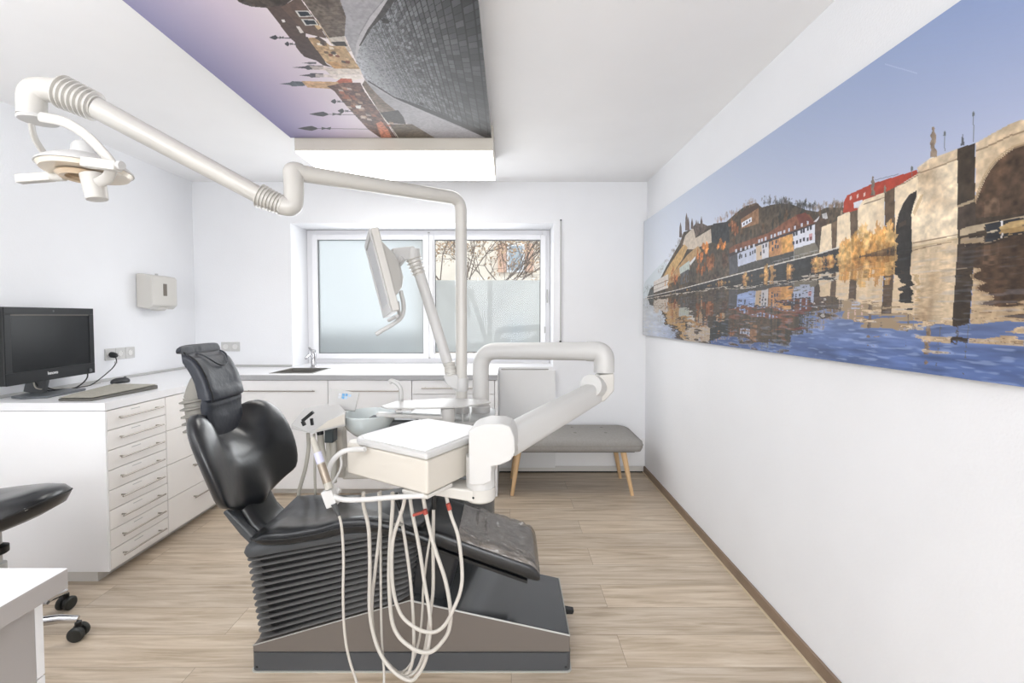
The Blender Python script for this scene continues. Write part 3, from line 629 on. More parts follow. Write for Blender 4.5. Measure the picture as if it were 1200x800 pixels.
for i in range(60):
    x = -.19 + (.118+.006+.19)*i/59; row = []
    f = np.interp(x, xs, range(len(xs))); i0 = int(min(f, len(xs)-2)); fr = f-i0
    for k in range(41):
        a = PI*.03 + (PI*.83)*k/40
        kk_ = (a/(2*PI)*32) % 32; k0 = int(kk_) % 32; fk = kk_-int(kk_)
        def rp(ii): return Vector(rings[ii][k0]).lerp(Vector(rings[ii][(k0+1) % 32]), fk)
        p = rp(i0).lerp(rp(i0+1), fr); c = Vector((p.x, 1.835, p.z-.02 if a > 0 else p.z)); nrm_ = Vector((0, math.cos(a)*.6, max(.3, math.sin(a)))).normalized()
        w = mnoise.noise(Vector((x*22+3+1.5*mnoise.noise(Vector((x*9, k*.12, 1))), k*.09-x*10, 2)))+.45*mnoise.noise(Vector((x*55, k*.30, 7)))
        row.append(p + nrm_*(.004+.011*max(0, w+.35)*min(1, k/5, (40-k)/5)))
    G.append(row)
m = MB(); V = [[m.b.verts.new(p) for p in r] for r in G]
for a, b_ in zip(V, V[1:]):
    for k in range(40): m.b.faces.new((a[k], a[k+1], b_[k+1], b_[k]))
ccx = sum((r[20] for r in G[-1:]), Vector())
m.b.faces.new([v for v in V[-1]])
obj('plastic_cover', m, cm, leg, angle=180)
# ---- backrest: cup-shaped shell with two shoulder lobes
lev = [(.555, -1.10, .07, .02, .01), (.572, -1.10, .15, .034, .035), (.60, -1.103, .225, .042, .07), (.645, -1.108, .272, .046, .09), (.70, -1.115, .296, .048, .092), (.77, -1.13, .308, .052, .088), (.85, -1.15, .31, .055, .076), (.91, -1.165, .30, .055, .06), (.955, -1.18, .272, .05, .045), (.985, -1.19, .22, .034, .03), (.998, -1.195, .15, .014, .015)]
rings = []; NK = 64
for z, xc, w, th, wa in lev:
    ring = []
    for k in range(NK):
        a = 2*PI*k/NK; c, s = math.cos(a), math.sin(a)
        y = YM + w*math.copysign(abs(c)**.75, c); q = abs(y-YM)
        wing = wa*(q/w)**2
        x = xc + th*math.copysign(abs(s)**.8, s) + wing
        cen = math.exp(-(q/.075)**2); slot = math.exp(-(q/.135)**4)*max(0, min(1, (z-.79)/.09))
        x -= slot*.045
        if s > 0:
            x -= slot*.02
            if z < .78: x += cen*.05*math.exp(-((z-.61)/.09)**2)          # lumbar ridge
        zz = z - slot*.10*max(0, (z-.84)/.16)
        tilt = -.012*(y-YM)/.28
        ring.append((x, y, zz+tilt+ (.0 if z > .6 else .05*q/.28)))
    rings.append(ring)
m = MB(); m.loft(rings); back = obj('backrest', m, M_leather, ch, sub=1, angle=180)
# lower link between backrest and seat
m = MB(); rg = []
for x, z, w, th in ((-1.085, .66, .10, .02), (-1.055, .585, .105, .022), (-1.02, .52, .10, .024), (-.975, .475, .095, .024), (-.92, .462, .09, .02)):
    rg.append([(x+th*math.sin(2*PI*k/24)*.8+.0, YM+w*math.copysign(abs(math.cos(2*PI*k/24))**.4, math.cos(2*PI*k/24)), z+th*math.sin(2*PI*k/24)*.6) for k in range(24)])
m.loft(rg); obj('back_link', m, M_leather, ch, angle=80)
m = MB(); m.prism([(-1.10, YM-.13, .60), (-1.06, YM-.13, .56), (-.99, YM-.13, .485), (-.96, YM-.13, .47), (-.99, YM-.13, .44), (-1.05, YM-.13, .50), (-1.12, YM-.13, .59)], (0, .26, 0)); obj('back_bracket', m, M_dgrey, ch, bevel=.008)
# ---- headrest
prof = spline([(-1.308, 0, 1.200), (-1.280, 0, 1.207), (-1.235, 0, 1.185), (-1.196, 0, 1.12), (-1.176, 0, 1.055), (-1.172, 0, 1.02), (-1.184, 0, .985), (-1.176, 0, .93), (-1.172, 0, .850)], 5)
thk = np.interp(range(len(prof)), [0, 3, 8, 22, 28, len(prof)-1], [.022, .034, .06, .07, .05, .035])
yc, hw = 1.905, .122; rings = []
for i, p in enumerate(prof):
    t = (prof[min(i+1, len(prof)-1)]-prof[max(i-1, 0)]).normalized(); nr = Vector((-t.z, 0, t.x)); nr = nr if nr.x > 0 else -nr
    h = thk[i]/2; e = 1 if 1 < i < len(prof)-2 else (.55 if i in (0, len(prof)-1) else .85)
    crease = -.012*math.exp(-((i-27)/.9)**2)
    ring = []
    for k in range(40):
        a = 2*PI*k/40; c, s = math.cos(a), math.sin(a)
        yy = yc + (hw*(1-.12*max(0, (i-26))/15))*math.copysign(abs(c)**.42, c); q = (yy-yc)/hw
        off = h*e*math.copysign(abs(s)**.55, s)
        if s > 0: off += crease + (-.010*(1-q*q) if 6 < i < 20 else 0)
        pu = .003*math.sin(i*2.1)*(abs(c) > .9)
        ring.append(p - nr*h + nr*(off+pu) + Vector((0, yy, 0)))
    rings.append(ring)
m = MB(); m.loft(rings); hd = obj('headrest', m, M_leatherm, ch, sub=1, angle=180)
q = [rings[i][k] for i, k in [(j, 15) for j in range(2, 27)]]
obj('piping', MB().tube([p+Vector((.002, -.001, 0)) for p in q], .003, 6), M_rubber, hd)
# stitched fold line on the pillow front (half-moon seam)
arc = []
for k in range(15):
    a = PI*k/14; i = 6+7*math.sin(a); i0 = int(i); yy = yc+.02+.075*math.cos(a)
    pt = prof[i0].lerp(prof[i0+1], i-i0); arc.append(Vector((pt.x+.0005, yy, pt.z+.001)))
obj('seam', MB().tube(arc, .0035, 6), M_leatherm, hd)
a = Vector((-1.265, 1.90, 1.10)); b_ = Vector((-1.262, 1.90, .90))
m = MB(); m.tube(spline([a, Vector((-1.290, 1.90, 1.07)), Vector((-1.312, 1.90, 1.01))], 6), [.045]*13, 20); obj('headrest_mount', m, M_taupe, ch)
m = MB(); fins(m, Vector((-1.315, 1.90, 1.02)), Vector((-1.29, 1.90, .88)), .052, .060, 5, .008, 24); obj('headrest_bellows', m, M_taupe, ch, angle=60)

# ================================================================== UNIT COLUMN
DU = 2.40
u = thing('dental_unit', 'grey and white dental unit column with spittoon behind the treatment chair', 'dental unit', (-.35, 2.42, 0))
xa, xb = W(452, 490, 2.30).x, W(578, 490, 2.30).x
ztop = W(550, 492, 2.28).z
m = MB(); m.loft([rrect(xa+.12, xb, 2.26, 2.56, .07, z) for z in (.05, .60)]+[rrect(xa+.06, xb, 2.25, 2.56, .07, .70), rrect(xa, xb, 2.24, 2.56, .07, .80), rrect(xa, xb, 2.24, 2.56, .07, ztop-.012)])
obj('body', m, M_mgrey, u, angle=50)
obj('foot', MB().loft([rrect(xa+.12, xb+.02, 2.25, 2.58, .05, 0), rrect(xa+.12, xb+.02, 2.25, 2.58, .05, .049)]), M_dgrey, u, angle=50)
m = MB(); m.loft([rrect(xa+.10, xb+.006, 2.23, 2.57, .08, ztop-.0115), rrect(xa+.10, xb+.006, 2.23, 2.57, .08, ztop+.004), rrect(xa+.11, xb-.004, 2.24, 2.56, .08, ztop+.012)])
obj('top_plate', m, mat('unit_top_grey', (190, 192, 192), .35), u, angle=50)
obj('panel_seam', MB().prism([W(494, 489, 2.234), W(497, 489, 2.234), W(492, 505, 2.234), W(489, 505, 2.234)], (0, .004, 0)), M_black, u)
# dark scoop carrying the bowl
bc = W(432, 484, 2.17); br = .128
m = MB(); m.loft([[Vector((bc.x+.10+dx*s_, 2.20+dy, z)) for dx, dy in ((-.11, -.06), (.12, -.05), (.12, .10), (-.11, .08))] for z, s_ in ((bc.z-.135, .55), (bc.z-.10, .9), (bc.z-.03, 1.1))])
obj('bowl_support', m, M_dgrey, u, bevel=.015)
prof = [(.001, -.115), (.035, -.113), (.07, -.098), (.10, -.070), (.120, -.035), (br, 0), (br-.004, .003), (br-.010, -.002), (.110, -.035), (.09, -.066), (.06, -.09), (.02, -.102), (.001, -.103)]
obj('spittoon_bowl', MB().lathe(prof, bc, 48), M_bowl, u, angle=60)
obj('cup_filler', MB().tube(spline([W(468, 480, 2.25), W(470, 468, 2.25), W(469.5, 456, 2.25), W(465, 449, 2.25), W(459, 446, 2.25), W(456.5, 448.5, 2.25)]), .011), M_white, u)
obj('bottle', MB().lathe([(.012, 0), (.012, .028), (.008, .034), (.006, .045), (.001, .046)], W(454.5, 511, 2.16)), mat('blue_bottle', (50, 60, 90), .3), u)
# posts
pl_ = W(541, 475, DU); pt = [Vector((pl_.x, DU, ztop+.008)), Vector((pl_.x, DU, W(541, 232, DU).z))]
al = W(563.5, 475, 2.42)
obj('post_socket', MB().lathe([(.05, 0), (.05, .03), (.042, .04), (.001, .04)], (al.x, 2.42, ztop+.012)), M_white, u)
obj('post_socket', MB().lathe([(.04, 0), (.04, .03), (.034, .04), (.001, .04)], (pl_.x, DU, ztop+.012)), M_white, u)
# instrument tray holder over the unit
trz = W(540, 474, 2.12)
t = thing('instrument_tray', 'white instrument tray plate on a short post above the dental unit', 'tray', W(525, 497, 2.12))
pc = W(525, 497, 2.12)
obj('post', MB().lathe([(.031, 0), (.031, .020), (.033, .021), (.033, .075), (.029, .080), (.001, .081)], pc), M_white, t)
q = [WZ(px, py, pc.z+.083) for px, py in ((406, 485), (509, 468.5), (578, 470.5), (548, 482))]
P0 = pc+Vector((0, 0, .083))
poly = [P0+Vector(v) for v in ((-.31, -.02, 0), (-.27, .10, 0), (-.05, .18, 0), (.17, .15, 0), (.20, .08, 0), (.07, -.03, 0), (-.10, -.06, 0), (-.27, -.06, 0))]
obj('plate', MB().prism(poly, (0, 0, .008)), M_white, t, bevel=.003)
m = MB(); frame_box(m, pc+Vector((-.02, -.005, .034)), pc+Vector((-.33, -.01, .050)), .022, .010); obj('arm', m, M_white, t, bevel=.006)
m = MB()
for dx in (.0, .032): m.cyl(pc+Vector((.07+dx, -.01, .078)), pc+Vector((.07+dx, -.01, .0)), .0018, 8)
m.cyl(pc+Vector((.055, -.01, .0)), pc+Vector((.115, -.01, .0)), .0018, 8)
obj('wire_holder', m, M_grey, t)
# assistant console
DA = 2.12
cs_ = thing('assistant_console', 'small white slanted console with black instrument rests left of spittoon bowl', 'console', W(372, 500, DA))
Tn = [W(341, 497, 2.06), W(362, 507, 2.02), W(405, 481.5, 2.03), W(398, 474, 2.2), W(384, 472.5, 2.26), W(357, 478, 2.24)]
Bn = [p+Vector((0, 0, -.022)) for p in Tn]
Bn[1] = W(366, 508, 2.02); Bn[2] = W(405, 499, 2.03); 
obj('housing', MB().skin([Bn, Tn]), M_white, cs_, bevel=.008, seg=3)
m = MB(); m.skin([[W(369, 505, 2.016), W(381, 502, 2.016), W(404, 497, 2.016), W(404, 485, 2.016), W(384, 493, 2.016)], [W(369, 505, 2.02), W(381, 502, 2.02), W(404, 497, 2.02), W(404, 485, 2.02), W(384, 493, 2.02)]]); obj('side_panel', m, M_side, cs_)
m = MB(); frame_box(m, W(354.5, 493, 2.0), W(367, 482.5, 2.0), .007, .007); obj('instrument_rest', m, M_black, cs_, bevel=.002)
m = MB(); frame_box(m, W(354.5, 493, 2.0), W(357, 498.5, 2.0), .008, .006); obj('instrument_rest', m, M_black, cs_, bevel=.002)
m = MB(); frame_box(m, W(365, 490, 2.0), W(366, 498, 2.0), .006, .006); obj('instrument_rest', m, M_black, cs_, bevel=.002)
m = MB(); frame_box(m, W(388, 499, 2.08), W(388, 517, 2.08), .03, .02, up=(1, 0, 0)); obj('suction_valve', m, mat('valve_dark_green_grey', (52, 60, 62), .4), cs_, bevel=.005)
obj('suction_valve', MB().cyl(W(375, 503, 2.06), W(375.5, 509, 2.06), .015), M_black, cs_, bevel=.002)
for i, pp in enumerate((((361, 507), (361.5, 525), (358, 548), (353, 566), (350, 580), (352, 600)), ((368, 508), (369, 530), (369, 560), (370, 585)), ((375.5, 509), (377, 525), (381, 540), (384, 560)), ((385, 517), (385.5, 535), (386, 560)), ((391, 517), (391, 540), (391, 565)))):
    obj('hose', MB().tube(spline([W(a, b, 2.14) for a, b in pp]), [.009, .006, .0155, .012, .015][i], 10), M_hoseg, cs_)
m = MB(); frame_box(m, W(399, 500, 2.2), W(402, 555, 2.3), .035, .02, up=(1, 0, 0)); frame_box(m, W(402, 553, 2.3), Vector((xa+.13, 2.36, .55)), .03, .03); obj('support_arm', m, M_side, cs_, bevel=.01)
# info card
cdp = [W(384, 479, 2.20), W(416, 481, 2.22), W(421, 460, 2.28), W(388, 455, 2.26)]
t = thing('info_card', 'white tilted card with small blue squares printed on it', 'card', (cdp[0]+cdp[1])/2)
nn = (cdp[1]-cdp[0]).cross(cdp[3]-cdp[0]).normalized(); 
if nn.y > 0: nn = -nn
obj('board', MB().skin([cdp, [p-nn*.012 for p in cdp]]), M_white, t, bevel=.002)
def cd(u_, v_): return (cdp[0].lerp(cdp[1], u_)).lerp(cdp[3].lerp(cdp[2], u_), v_)+nn*.0006
def sq(u0, u1, v0, v1): return MB().skin([[cd(u0, v0), cd(u1, v0), cd(u1, v1), cd(u0, v1)], [p+nn*.0006 for p in (cd(u0, v0), cd(u1, v0), cd(u1, v1), cd(u0, v1))]])
for (a, b, c, d_, mm) in ((.42, .52, .55, .68, M_blue), (.42, .52, .70, .83, M_blue), (.54, .62, .72, .85, M_blue), (.54, .62, .57, .69, mat('pale_blue_print', (176, 208, 232), .5)), (.30, .39, .56, .68, mat('pale_grey_print', (214, 218, 224), .5)), (.30, .39, .70, .82, mat('pale_grey_print', (214, 218, 224), .5)), (.65, .74, .71, .82, mat('pale_blue_print', (176, 208, 232), .5))):
    obj('printed_square', sq(a, b, c, d_), mm, t, smooth=False)
# ================================================================== SURGICAL LIGHT
lp = thing('operating_lamp', 'cream jointed lamp arm with round dental lamp head hanging upper left', 'lamp', pt[0]+Vector((0, 0, .041)))
e1 = Vector((pl_.x, DU, W(541, 233, DU).z)); a2 = W(352, 203, 1.90)
r1, r2 = .030, .034
path = bendpath([Vector((pl_.x, DU, ztop+.053)), e1, a2], .07, 10)
rr = [r1 + (r2-r1)*max(0, min(1, (i-3)/8)) for i in range(len(path))]
obj('post', MB().tube(path, rr, 24), M_cream, lp, angle=60)
ax = W(345, 198, 1.88); b0 = W(344, 243, 1.86); b1 = W(322, 240, 1.84)
obj('elbow', MB().tube(bendpath([a2, W(343, 200, 1.88), W(345, 222, 1.87), W(343, 243, 1.86), W(328, 240, 1.845)], .05, 8), .0385, 24), M_cream, lp, angle=60)
s0, s1 = W(333, 242, 1.85), W(304, 229, 1.83)
m = MB(); fins(m, s0, s1, .036, .045, 8, .0042, 28); obj('bellows', m, M_cream, lp, angle=60)
t0, t1 = W(308, 231, 1.835), W(112, 126, 1.62)
m = MB(); m.tube([t0, t1], [.0335, .0385], 24); obj('arm', m, M_cream, lp, angle=60)
m = MB(); fins(m, W(114, 126, 1.62), W(73, 107.5, 1.60), .046, .053, 7, .005, 28); obj('bellows', m, M_cream, lp, angle=60)
kp = W(38, 108, 1.58)
path = bendpath([W(78, 110, 1.60), W(66, 106, 1.595), W(37, 104, 1.58), W(37.5, 136, 1.58)], .075, 10)
obj('elbow', MB().tube(path, .0395, 28), M_cream, lp, angle=60)
q0 = W(38, 137.5, 1.58)
obj('swivel_disc', MB().lathe([(.001, 0), (.052, 0), (.056, .006), (.052, .012), (.001, .014)], q0+Vector((.02, 0, -.014)), 32), M_white, lp)
# yoke: two bowed bars
yk = [spline([W(36, 140, 1.60), W(40, 160, 1.64), W(50, 177, 1.68), W(62, 192, 1.70), W(72, 203, 1.70)]), spline([W(48, 137, 1.54), W(75, 143, 1.50), W(100, 158, 1.47), W(122, 180, 1.45), W(131, 194, 1.46), W(126, 208, 1.48), W(115, 214, 1.5)])]
for p_ in yk: obj('yoke', MB().tube(p_, .0165, 16, flat=.55), M_cream, lp, angle=60)
hc = W(101, 199, 1.57)
lh = obj('lamp_head', MB().lathe([(.10, -.002), (.128, .0), (.127, .006), (.105, .024), (.075, .040), (.042, .050), (.040, .078), (.032, .090), (.001, .093)], hc, 40, (.0, .05, 1)), M_white, lp, angle=50)
obj('reflector', MB().lathe([(.124, -.001), (.116, -.014), (.090, -.012), (.001, -.008)], hc, 40, (.0, .05, 1)), mat('warm_reflector', (232, 222, 206), .25, .1), lp)
obj('reflector_ring', MB().lathe([(.070, -.014), (.074, -.020), (.062, -.030), (.048, -.027), (.05, -.014)], hc+Vector((-.008, 0, -.002)), 32, (.0, .05, 1)), mat('amber_ring', (226, 204, 176), .2, .2), lp)
m = MB(); m.cyl(W(108, 204, 1.53), W(114, 234, 1.53), .034, 24, .030); obj('center_handle', m, M_cream, lp, bevel=.003)
m = MB(); frame_box(m, W(21, 210, 1.56), W(62, 207, 1.57), .014, .0145); obj('grip', m, M_cream, lp, bevel=.004)
m = MB(); m.tube([W(60, 207, 1.57), W(76, 208, 1.57)], [.016, .012], 12); obj('grip_joint', m, M_cream, lp)
m = MB(); frame_box(m, W(99, 190, 1.42), W(139, 195, 1.40), .015, .015); obj('grip', m, M_cream, lp, bevel=.004)
obj('grip_end', MB().cyl(W(139, 193.5, 1.40), W(143, 194, 1.398), .014, 16), M_white, lp, bevel=.003)
# ================================================================== DELIVERY ARM AND UNIT
du = thing('delivery_unit', 'white instrument delivery table on jointed arm in front of the chair', 'delivery unit', (al.x, 2.42, ztop+.054))
ra = .0455
top = W(564, 412, 2.42)
p1 = Vector((al.x, 2.42, ztop+.054)); p2 = Vector((al.x, 2.42, W(564, 411, 2.42).z)); p3 = W(703, 411.5, 2.10); p4 = W(707, 434, 2.10)
path = bendpath([p1, p2, p3], .10, 12)
obj('post', MB().tube(path, .0435, 28), M_white, du, angle=60)
path = bendpath([p3-(p3-p2).normalized()*.06, W(708, 412, 2.09), Vector((W(708, 412, 2.09).x, 2.09, W(708, 436, 2.09).z))], .045, 10)
obj('elbow', MB().tube(path, .0465, 28), M_white, du, angle=60)
kx = Vector((W(708, 412, 2.09).x, 2.09, 0)); z0_, z1_ = W(708, 436, 2.09).z, W(708, 474, 2.09).z
m = MB(); m.prism([W(696, 446, 2.05), W(703, 439, 2.05), W(720, 437, 2.05), W(720, 458, 2.05), W(709, 470, 2.05), W(702, 472, 2.05), W(697, 462, 2.05)], (0, .085, 0)); obj('knuckle', m, M_cream, du, bevel=.008, seg=3)
m = MB(); m.cyl(W(692, 452, 2.02), W(704, 455, 2.13), .052, 28); obj('pivot', m, M_white, du, bevel=.004)
# spring arm
A1, B1 = W(697, 460, 2.06), W(596, 516, 1.62)
m = MB(); d1 = (B1-A1).normalized(); sdv = d1.cross(Vector((0, 0, 1))).normalized(); upv = sdv.cross(d1).normalized()
if upv.z < 0: upv = -upv
rg = []
for t_, hv, hh in ((0, .050, .036), (.3, .052, .038), (.7, .055, .040), (1, .056, .042)):
    c = A1.lerp(B1, t_); rg.append([c + sdv*hh*math.copysign(abs(math.cos(2*PI*k/28))**.6, math.cos(2*PI*k/28)) + upv*hv*math.copysign(abs(math.sin(2*PI*k/28))**.6, math.sin(2*PI*k/28)) for k in range(28)])
m.loft(rg); obj('spring_arm', m, M_white, du, angle=60)
# lower joint housing: outline of the photo, 9 cm deep
hp = [(549, 505), (556, 500), (570, 496), (588, 496.5), (598, 500), (603, 512), (604, 530), (598, 540), (586, 545), (576, 547), (576, 564), (566, 569), (552, 569), (549, 566)]
Dn = 1.40
m = MB(); rg = []
m.prism([W(px, py, Dn+.02) for px, py in hp], (.012, .12, 0)); obj('arm_housing', m, M_white, du, bevel=.02, seg=4, angle=50)
jp = W(563, 568, Dn+.07)
obj('swivel_column', MB().lathe([(.047, -.02), (.047, .10)], jp, 32), M_white, du)
obj('swivel_base', MB().lathe([(.001, -.045), (.045, -.045), (.049, -.040), (.049, -.002), (.001, -.002)], jp, 32), M_cream, du)
# table box
C0 = W(500.5, 560, 1.33); u1 = Vector((-.85, .53, 0)).normalized(); u2 = Vector((.53, .85, 0)).normalized()
zt = W(500.5, 538, 1.33).z; zb = W(500.5, 580.5, 1.33).z; C0.z = 0
wd = .325; dp = .345; wh = .388
def B(a, b, z): return C0 + u1*a + u2*b + Vector((0, 0, z))
m = MB(); m.prism([B(0, 0, zb), B(wh-.03, 0, zb), B(wh, .03, zb), B(wh-.05, dp*.8, zb), B(wh-.09, dp, zb), B(.02, dp, zb), B(0, dp-.02, zb)], (0, 0, zt-zb-.004)); obj('housing', m, M_side, du, bevel=.008, seg=3, angle=50)
tzh = .018
lid = [B(-.004, -.006, 0), B(wd-.03, -.006, 0), B(wd+.0, .012, 0), B(wd+.012, .04, 0), B(wd+.012, dp-.05, 0), B(wd-.02, dp+.006, 0), B(.0, dp+.006, 0), B(-.006, dp-.01, 0)]
Z = Vector((0, 0, 1)); m = MB(); m.skin([[p+Z*(zt-.002) for p in lid], [p+Z*(zt+tzh) for p in lid]]); obj('lid', m, M_white, du, bevel=.007, seg=4, angle=50)
cen = sum(lid, Vector())/len(lid)
m = MB(); m.skin([[cen+(p-cen)*s_+Z*(zt+z_) for p in lid] for s_, z_ in ((.90, tzh+.0002), (.90, tzh+.003), (.87, tzh+.003), (.87, tzh+.0012))]); obj('silicone_mat', m, mat('mat_white', (246, 246, 246), .4), du, angle=50)
# support bar from swivel base under the box
m = MB(); m.skin([[jp+Vector((-.0, -.045, -.044)), jp+Vector((.0, .045, -.044)), jp+Vector((0, .045, -.004)), jp+Vector((0, -.045, -.004))], [B(.12, .05, zb-.03), B(.10, .14, zb-.03), B(.10, .14, zb-.001), B(.12, .05, zb-.001)]]); obj('support_bar', m, M_cream, du, bevel=.006, seg=3)
m = MB(); m.prism([B(-.0, .0, zb-.012), B(.10, -.004, zb-.012), B(.12, .14, zb-.012), B(.0, .12, zb-.012)], (0, 0, .0115)); obj('underplate', m, M_cream, du, bevel=.003)
sp = B(.03, -.0045, zb-.006); obj('screw', MB().lathe([(.0035, 0), (.001, .001)], sp, 10, -u2), M_black, du)
sp = W(552, 586, 1.395); obj('screw', MB().lathe([(.004, 0), (.001, .001)], jp+Vector((-.02, -.045, -.025)), 10, (-.3, -1, 0)), M_black, du)
# handle loops
hb = [W(396, 590, 1.40), W(386, 583, 1.40), W(392, 583.5, 1.39), W(405, 586, 1.38), W(430, 585, 1.37), W(460, 582, 1.355), W(500, 579.5, 1.345)]
obj('handle_bar', MB().tube(spline([W(390, 578, 1.40), W(394, 582.5, 1.39), W(405, 585.5, 1.38), W(430, 585, 1.37), W(460, 582.5, 1.355), W(498, 580.5, 1.345)]), .0078, 14), M_white, du)
obj('handle_loop', MB().tube(spline([W(428, 526, 1.44), W(414, 526.5, 1.46), W(402, 529, 1.46), W(392, 537, 1.46), W(386, 548, 1.46), W(385, 560, 1.45), W(389, 571, 1.43), W(398, 576, 1.42)]), .0085, 14, flat=.8), M_white, du)
obj('handle_loop', MB().tube(spline([W(399, 534, 1.5), W(400, 545, 1.5), W(396, 556, 1.5), W(390, 566, 1.48)]), .004, 10), M_white, du)
m = MB(); frame_box(m, W(384, 573, 1.40), W(391, 592, 1.40), .017, .018, up=(1, 0, 0)); obj('instrument_holder', m, M_white, du, bevel=.004)
# hoses
H_ = [
 ([(426, 577), (426, 592), (432, 620), (433.5, 665), (433, 710), (437, 740), (446, 766), (462, 787), (480, 797), (490, 790), (499, 772), (504, 740), (503, 715), (498, 686), (491, 640), (483, 600), (480, 578)], 1.46, .0062),
 ([(444, 577), (445, 595), (445, 620), (440, 665), (436, 704), (437, 735), (446, 765), (460, 783), (472, 790), (480, 785), (484.5, 765), (484.5, 728), (481, 680), (475, 635), (469, 600), (465, 577)], 1.49, .0055),
 ([(460, 577), (460, 595), (457, 640), (456, 680), (459, 725), (467, 745), (480, 757), (493, 763.5), (506, 763), (518, 752), (526, 738), (528, 716), (522, 680), (510, 644), (501, 610), (495, 577)], 1.44, .0065),
 ([(475, 577), (472, 595), (461, 630), (459, 665), (462, 697), (470, 720), (482, 732), (496, 739.5), (510, 740), (522, 731), (533, 710), (540, 690), (541.5, 668), (537, 629), (528, 602), (522, 577)], 1.42, .0058),
 ([(508, 577), (508, 600), (507.5, 640), (507.5, 690), (504, 720), (499, 755), (492, 778), (483, 790), (474, 794)], 1.48, .0058),
 ([(505, 625), (500, 655), (496, 690), (495, 715), (492, 745), (486, 768), (478, 782), (470, 788)], 1.50, .0042),
]
for pp, D_, r_ in H_:
    ho = obj('hose', MB().tube(spline([W(a, b, D_+.02*math.sin(i*.5)) for i, (a, b) in enumerate(pp)], 6), r_, 10), M_hose, du)
    if r_ == .0065: obj('band', MB().cyl(W(497.5, 597, D_), W(499, 602, D_), .0078, 12), M_red, ho)
    if r_ == .0058 and D_ == 1.42: obj('band', MB().cyl(W(525, 590, D_), W(527, 597, D_), .0072, 12), M_red, ho)
obj('hose_connector', MB().cyl(W(463, 578, 1.488), W(470, 597, 1.49), .0085, 14), M_black, du)
obj('hose_connector', MB().cyl(W(508.5, 578, 1.478), W(508.5, 596, 1.48), .0080, 14), M_black, du)
m = MB(); frame_box(m, W(484, 603.5, 1.45), W(496, 599.5, 1.45), .0045, .0035); obj('red_clip', m, M_red, du)
m = MB(); frame_box(m, W(462, 614, 1.45), W(472, 614.5, 1.45), .0035, .0035); obj('cable_clip', m, M_taupe, du)
# syringe in the holder, with its own hose
sy = thing('air_water_syringe', 'slim beige handpiece with lilac label standing in the left table holder', 'handpiece', W(397, 598, 1.375))
a_, b_ = W(366, 512, 1.42), W(386, 573, 1.385)
obj('body', MB().tube([a_, a_.lerp(b_, .1), a_.lerp(b_, .5), b_], [.006, .0095, .0115, .012], 18), M_hoseg, sy)
m = MB(); m.tube([a_.lerp(b_, .30), a_.lerp(b_, .50)], [.0118, .0124], 18); obj('label_sleeve', m, M_sticker, sy)
m = MB(); m.tube([a_.lerp(b_, .52), a_.lerp(b_, .88)], [.0122, .0128], 18); obj('grip_sleeve', m, mat('sleeve_bronze', (150, 138, 124), .3, .5), sy)
obj('nozzle', MB().tube([W(391, 590, 1.385), W(394.5, 598, 1.385), W(397, 604, 1.385)], [.009, .008, .0055], 14), M_dgrey, sy)
obj('hose', MB().tube(spline([W(397, 603, 1.385), W(400, 615, 1.39), W(402, 640, 1.40), W(402.5, 665, 1.40), W(402, 695, 1.40), W(403, 730, 1.40), W(406, 757, 1.40), W(411, 778, 1.40), W(416, 793, 1.40), W(420, 806, 1.40), W(428, 818, 1.42), W(440, 818, 1.45), W(450, 800, 1.47), W(447, 740, 1.52), W(446, 650, 1.54), W(446, 575, 1.54)], 6), .0042, 10), M_hose, sy)
# ================================================================== MONITOR ON THE UNIT
md = thing('patient_monitor', 'white tilted flat screen on a slanted arm before the window', 'monitor', (pl_.x, DU+.0, W(541, 460, DU).z))
DMn, DMf = 2.12, 2.46
obj('clamp', MB().lathe([(.034, -.035), (.036, -.03), (.036, .03), (.034, .035)], (pl_.x, DU, W(541, 450, DU).z), 28), M_white, md)
m = MB(); m.prism([W(519, 441, DU-.03), W(527, 436, DU-.03), W(537, 440, DU-.03), W(537, 458, DU-.03), W(529, 455, DU-.03), W(522, 449, DU-.03)], (0, .06, 0)); obj('knuckle', m, M_white, md, bevel=.008)
m = MB(); fins(m, W(529, 440, DU), W(526, 424, DU), .035, .032, 6, .0025, 24); obj('bellows', m, M_cream, md, angle=60)
m = MB(); m.tube([W(525, 426, DU), W(490, 316, DU)], [.028, .029], 20, flat=.8); obj('arm', m, M_white, md, angle=60)
m = MB(); fins(m, W(491.5, 322, DU), W(484.5, 303, DU), .033, .040, 5, .0045, 24); obj('bellows', m, M_cream, md, angle=60)
m = MB(); frame_box(m, W(460, 299, 2.34), W(486, 296, DU), .022, .034, up=(0, 0, 1)); obj('head_joint', m, M_white, md, bevel=.010, seg=3)
obj('joint_cap', MB().lathe([(.001, 0), (.036, 0), (.040, .01), (.036, .06), (.001, .066)], W(484, 305, DU), 24), M_white, md)
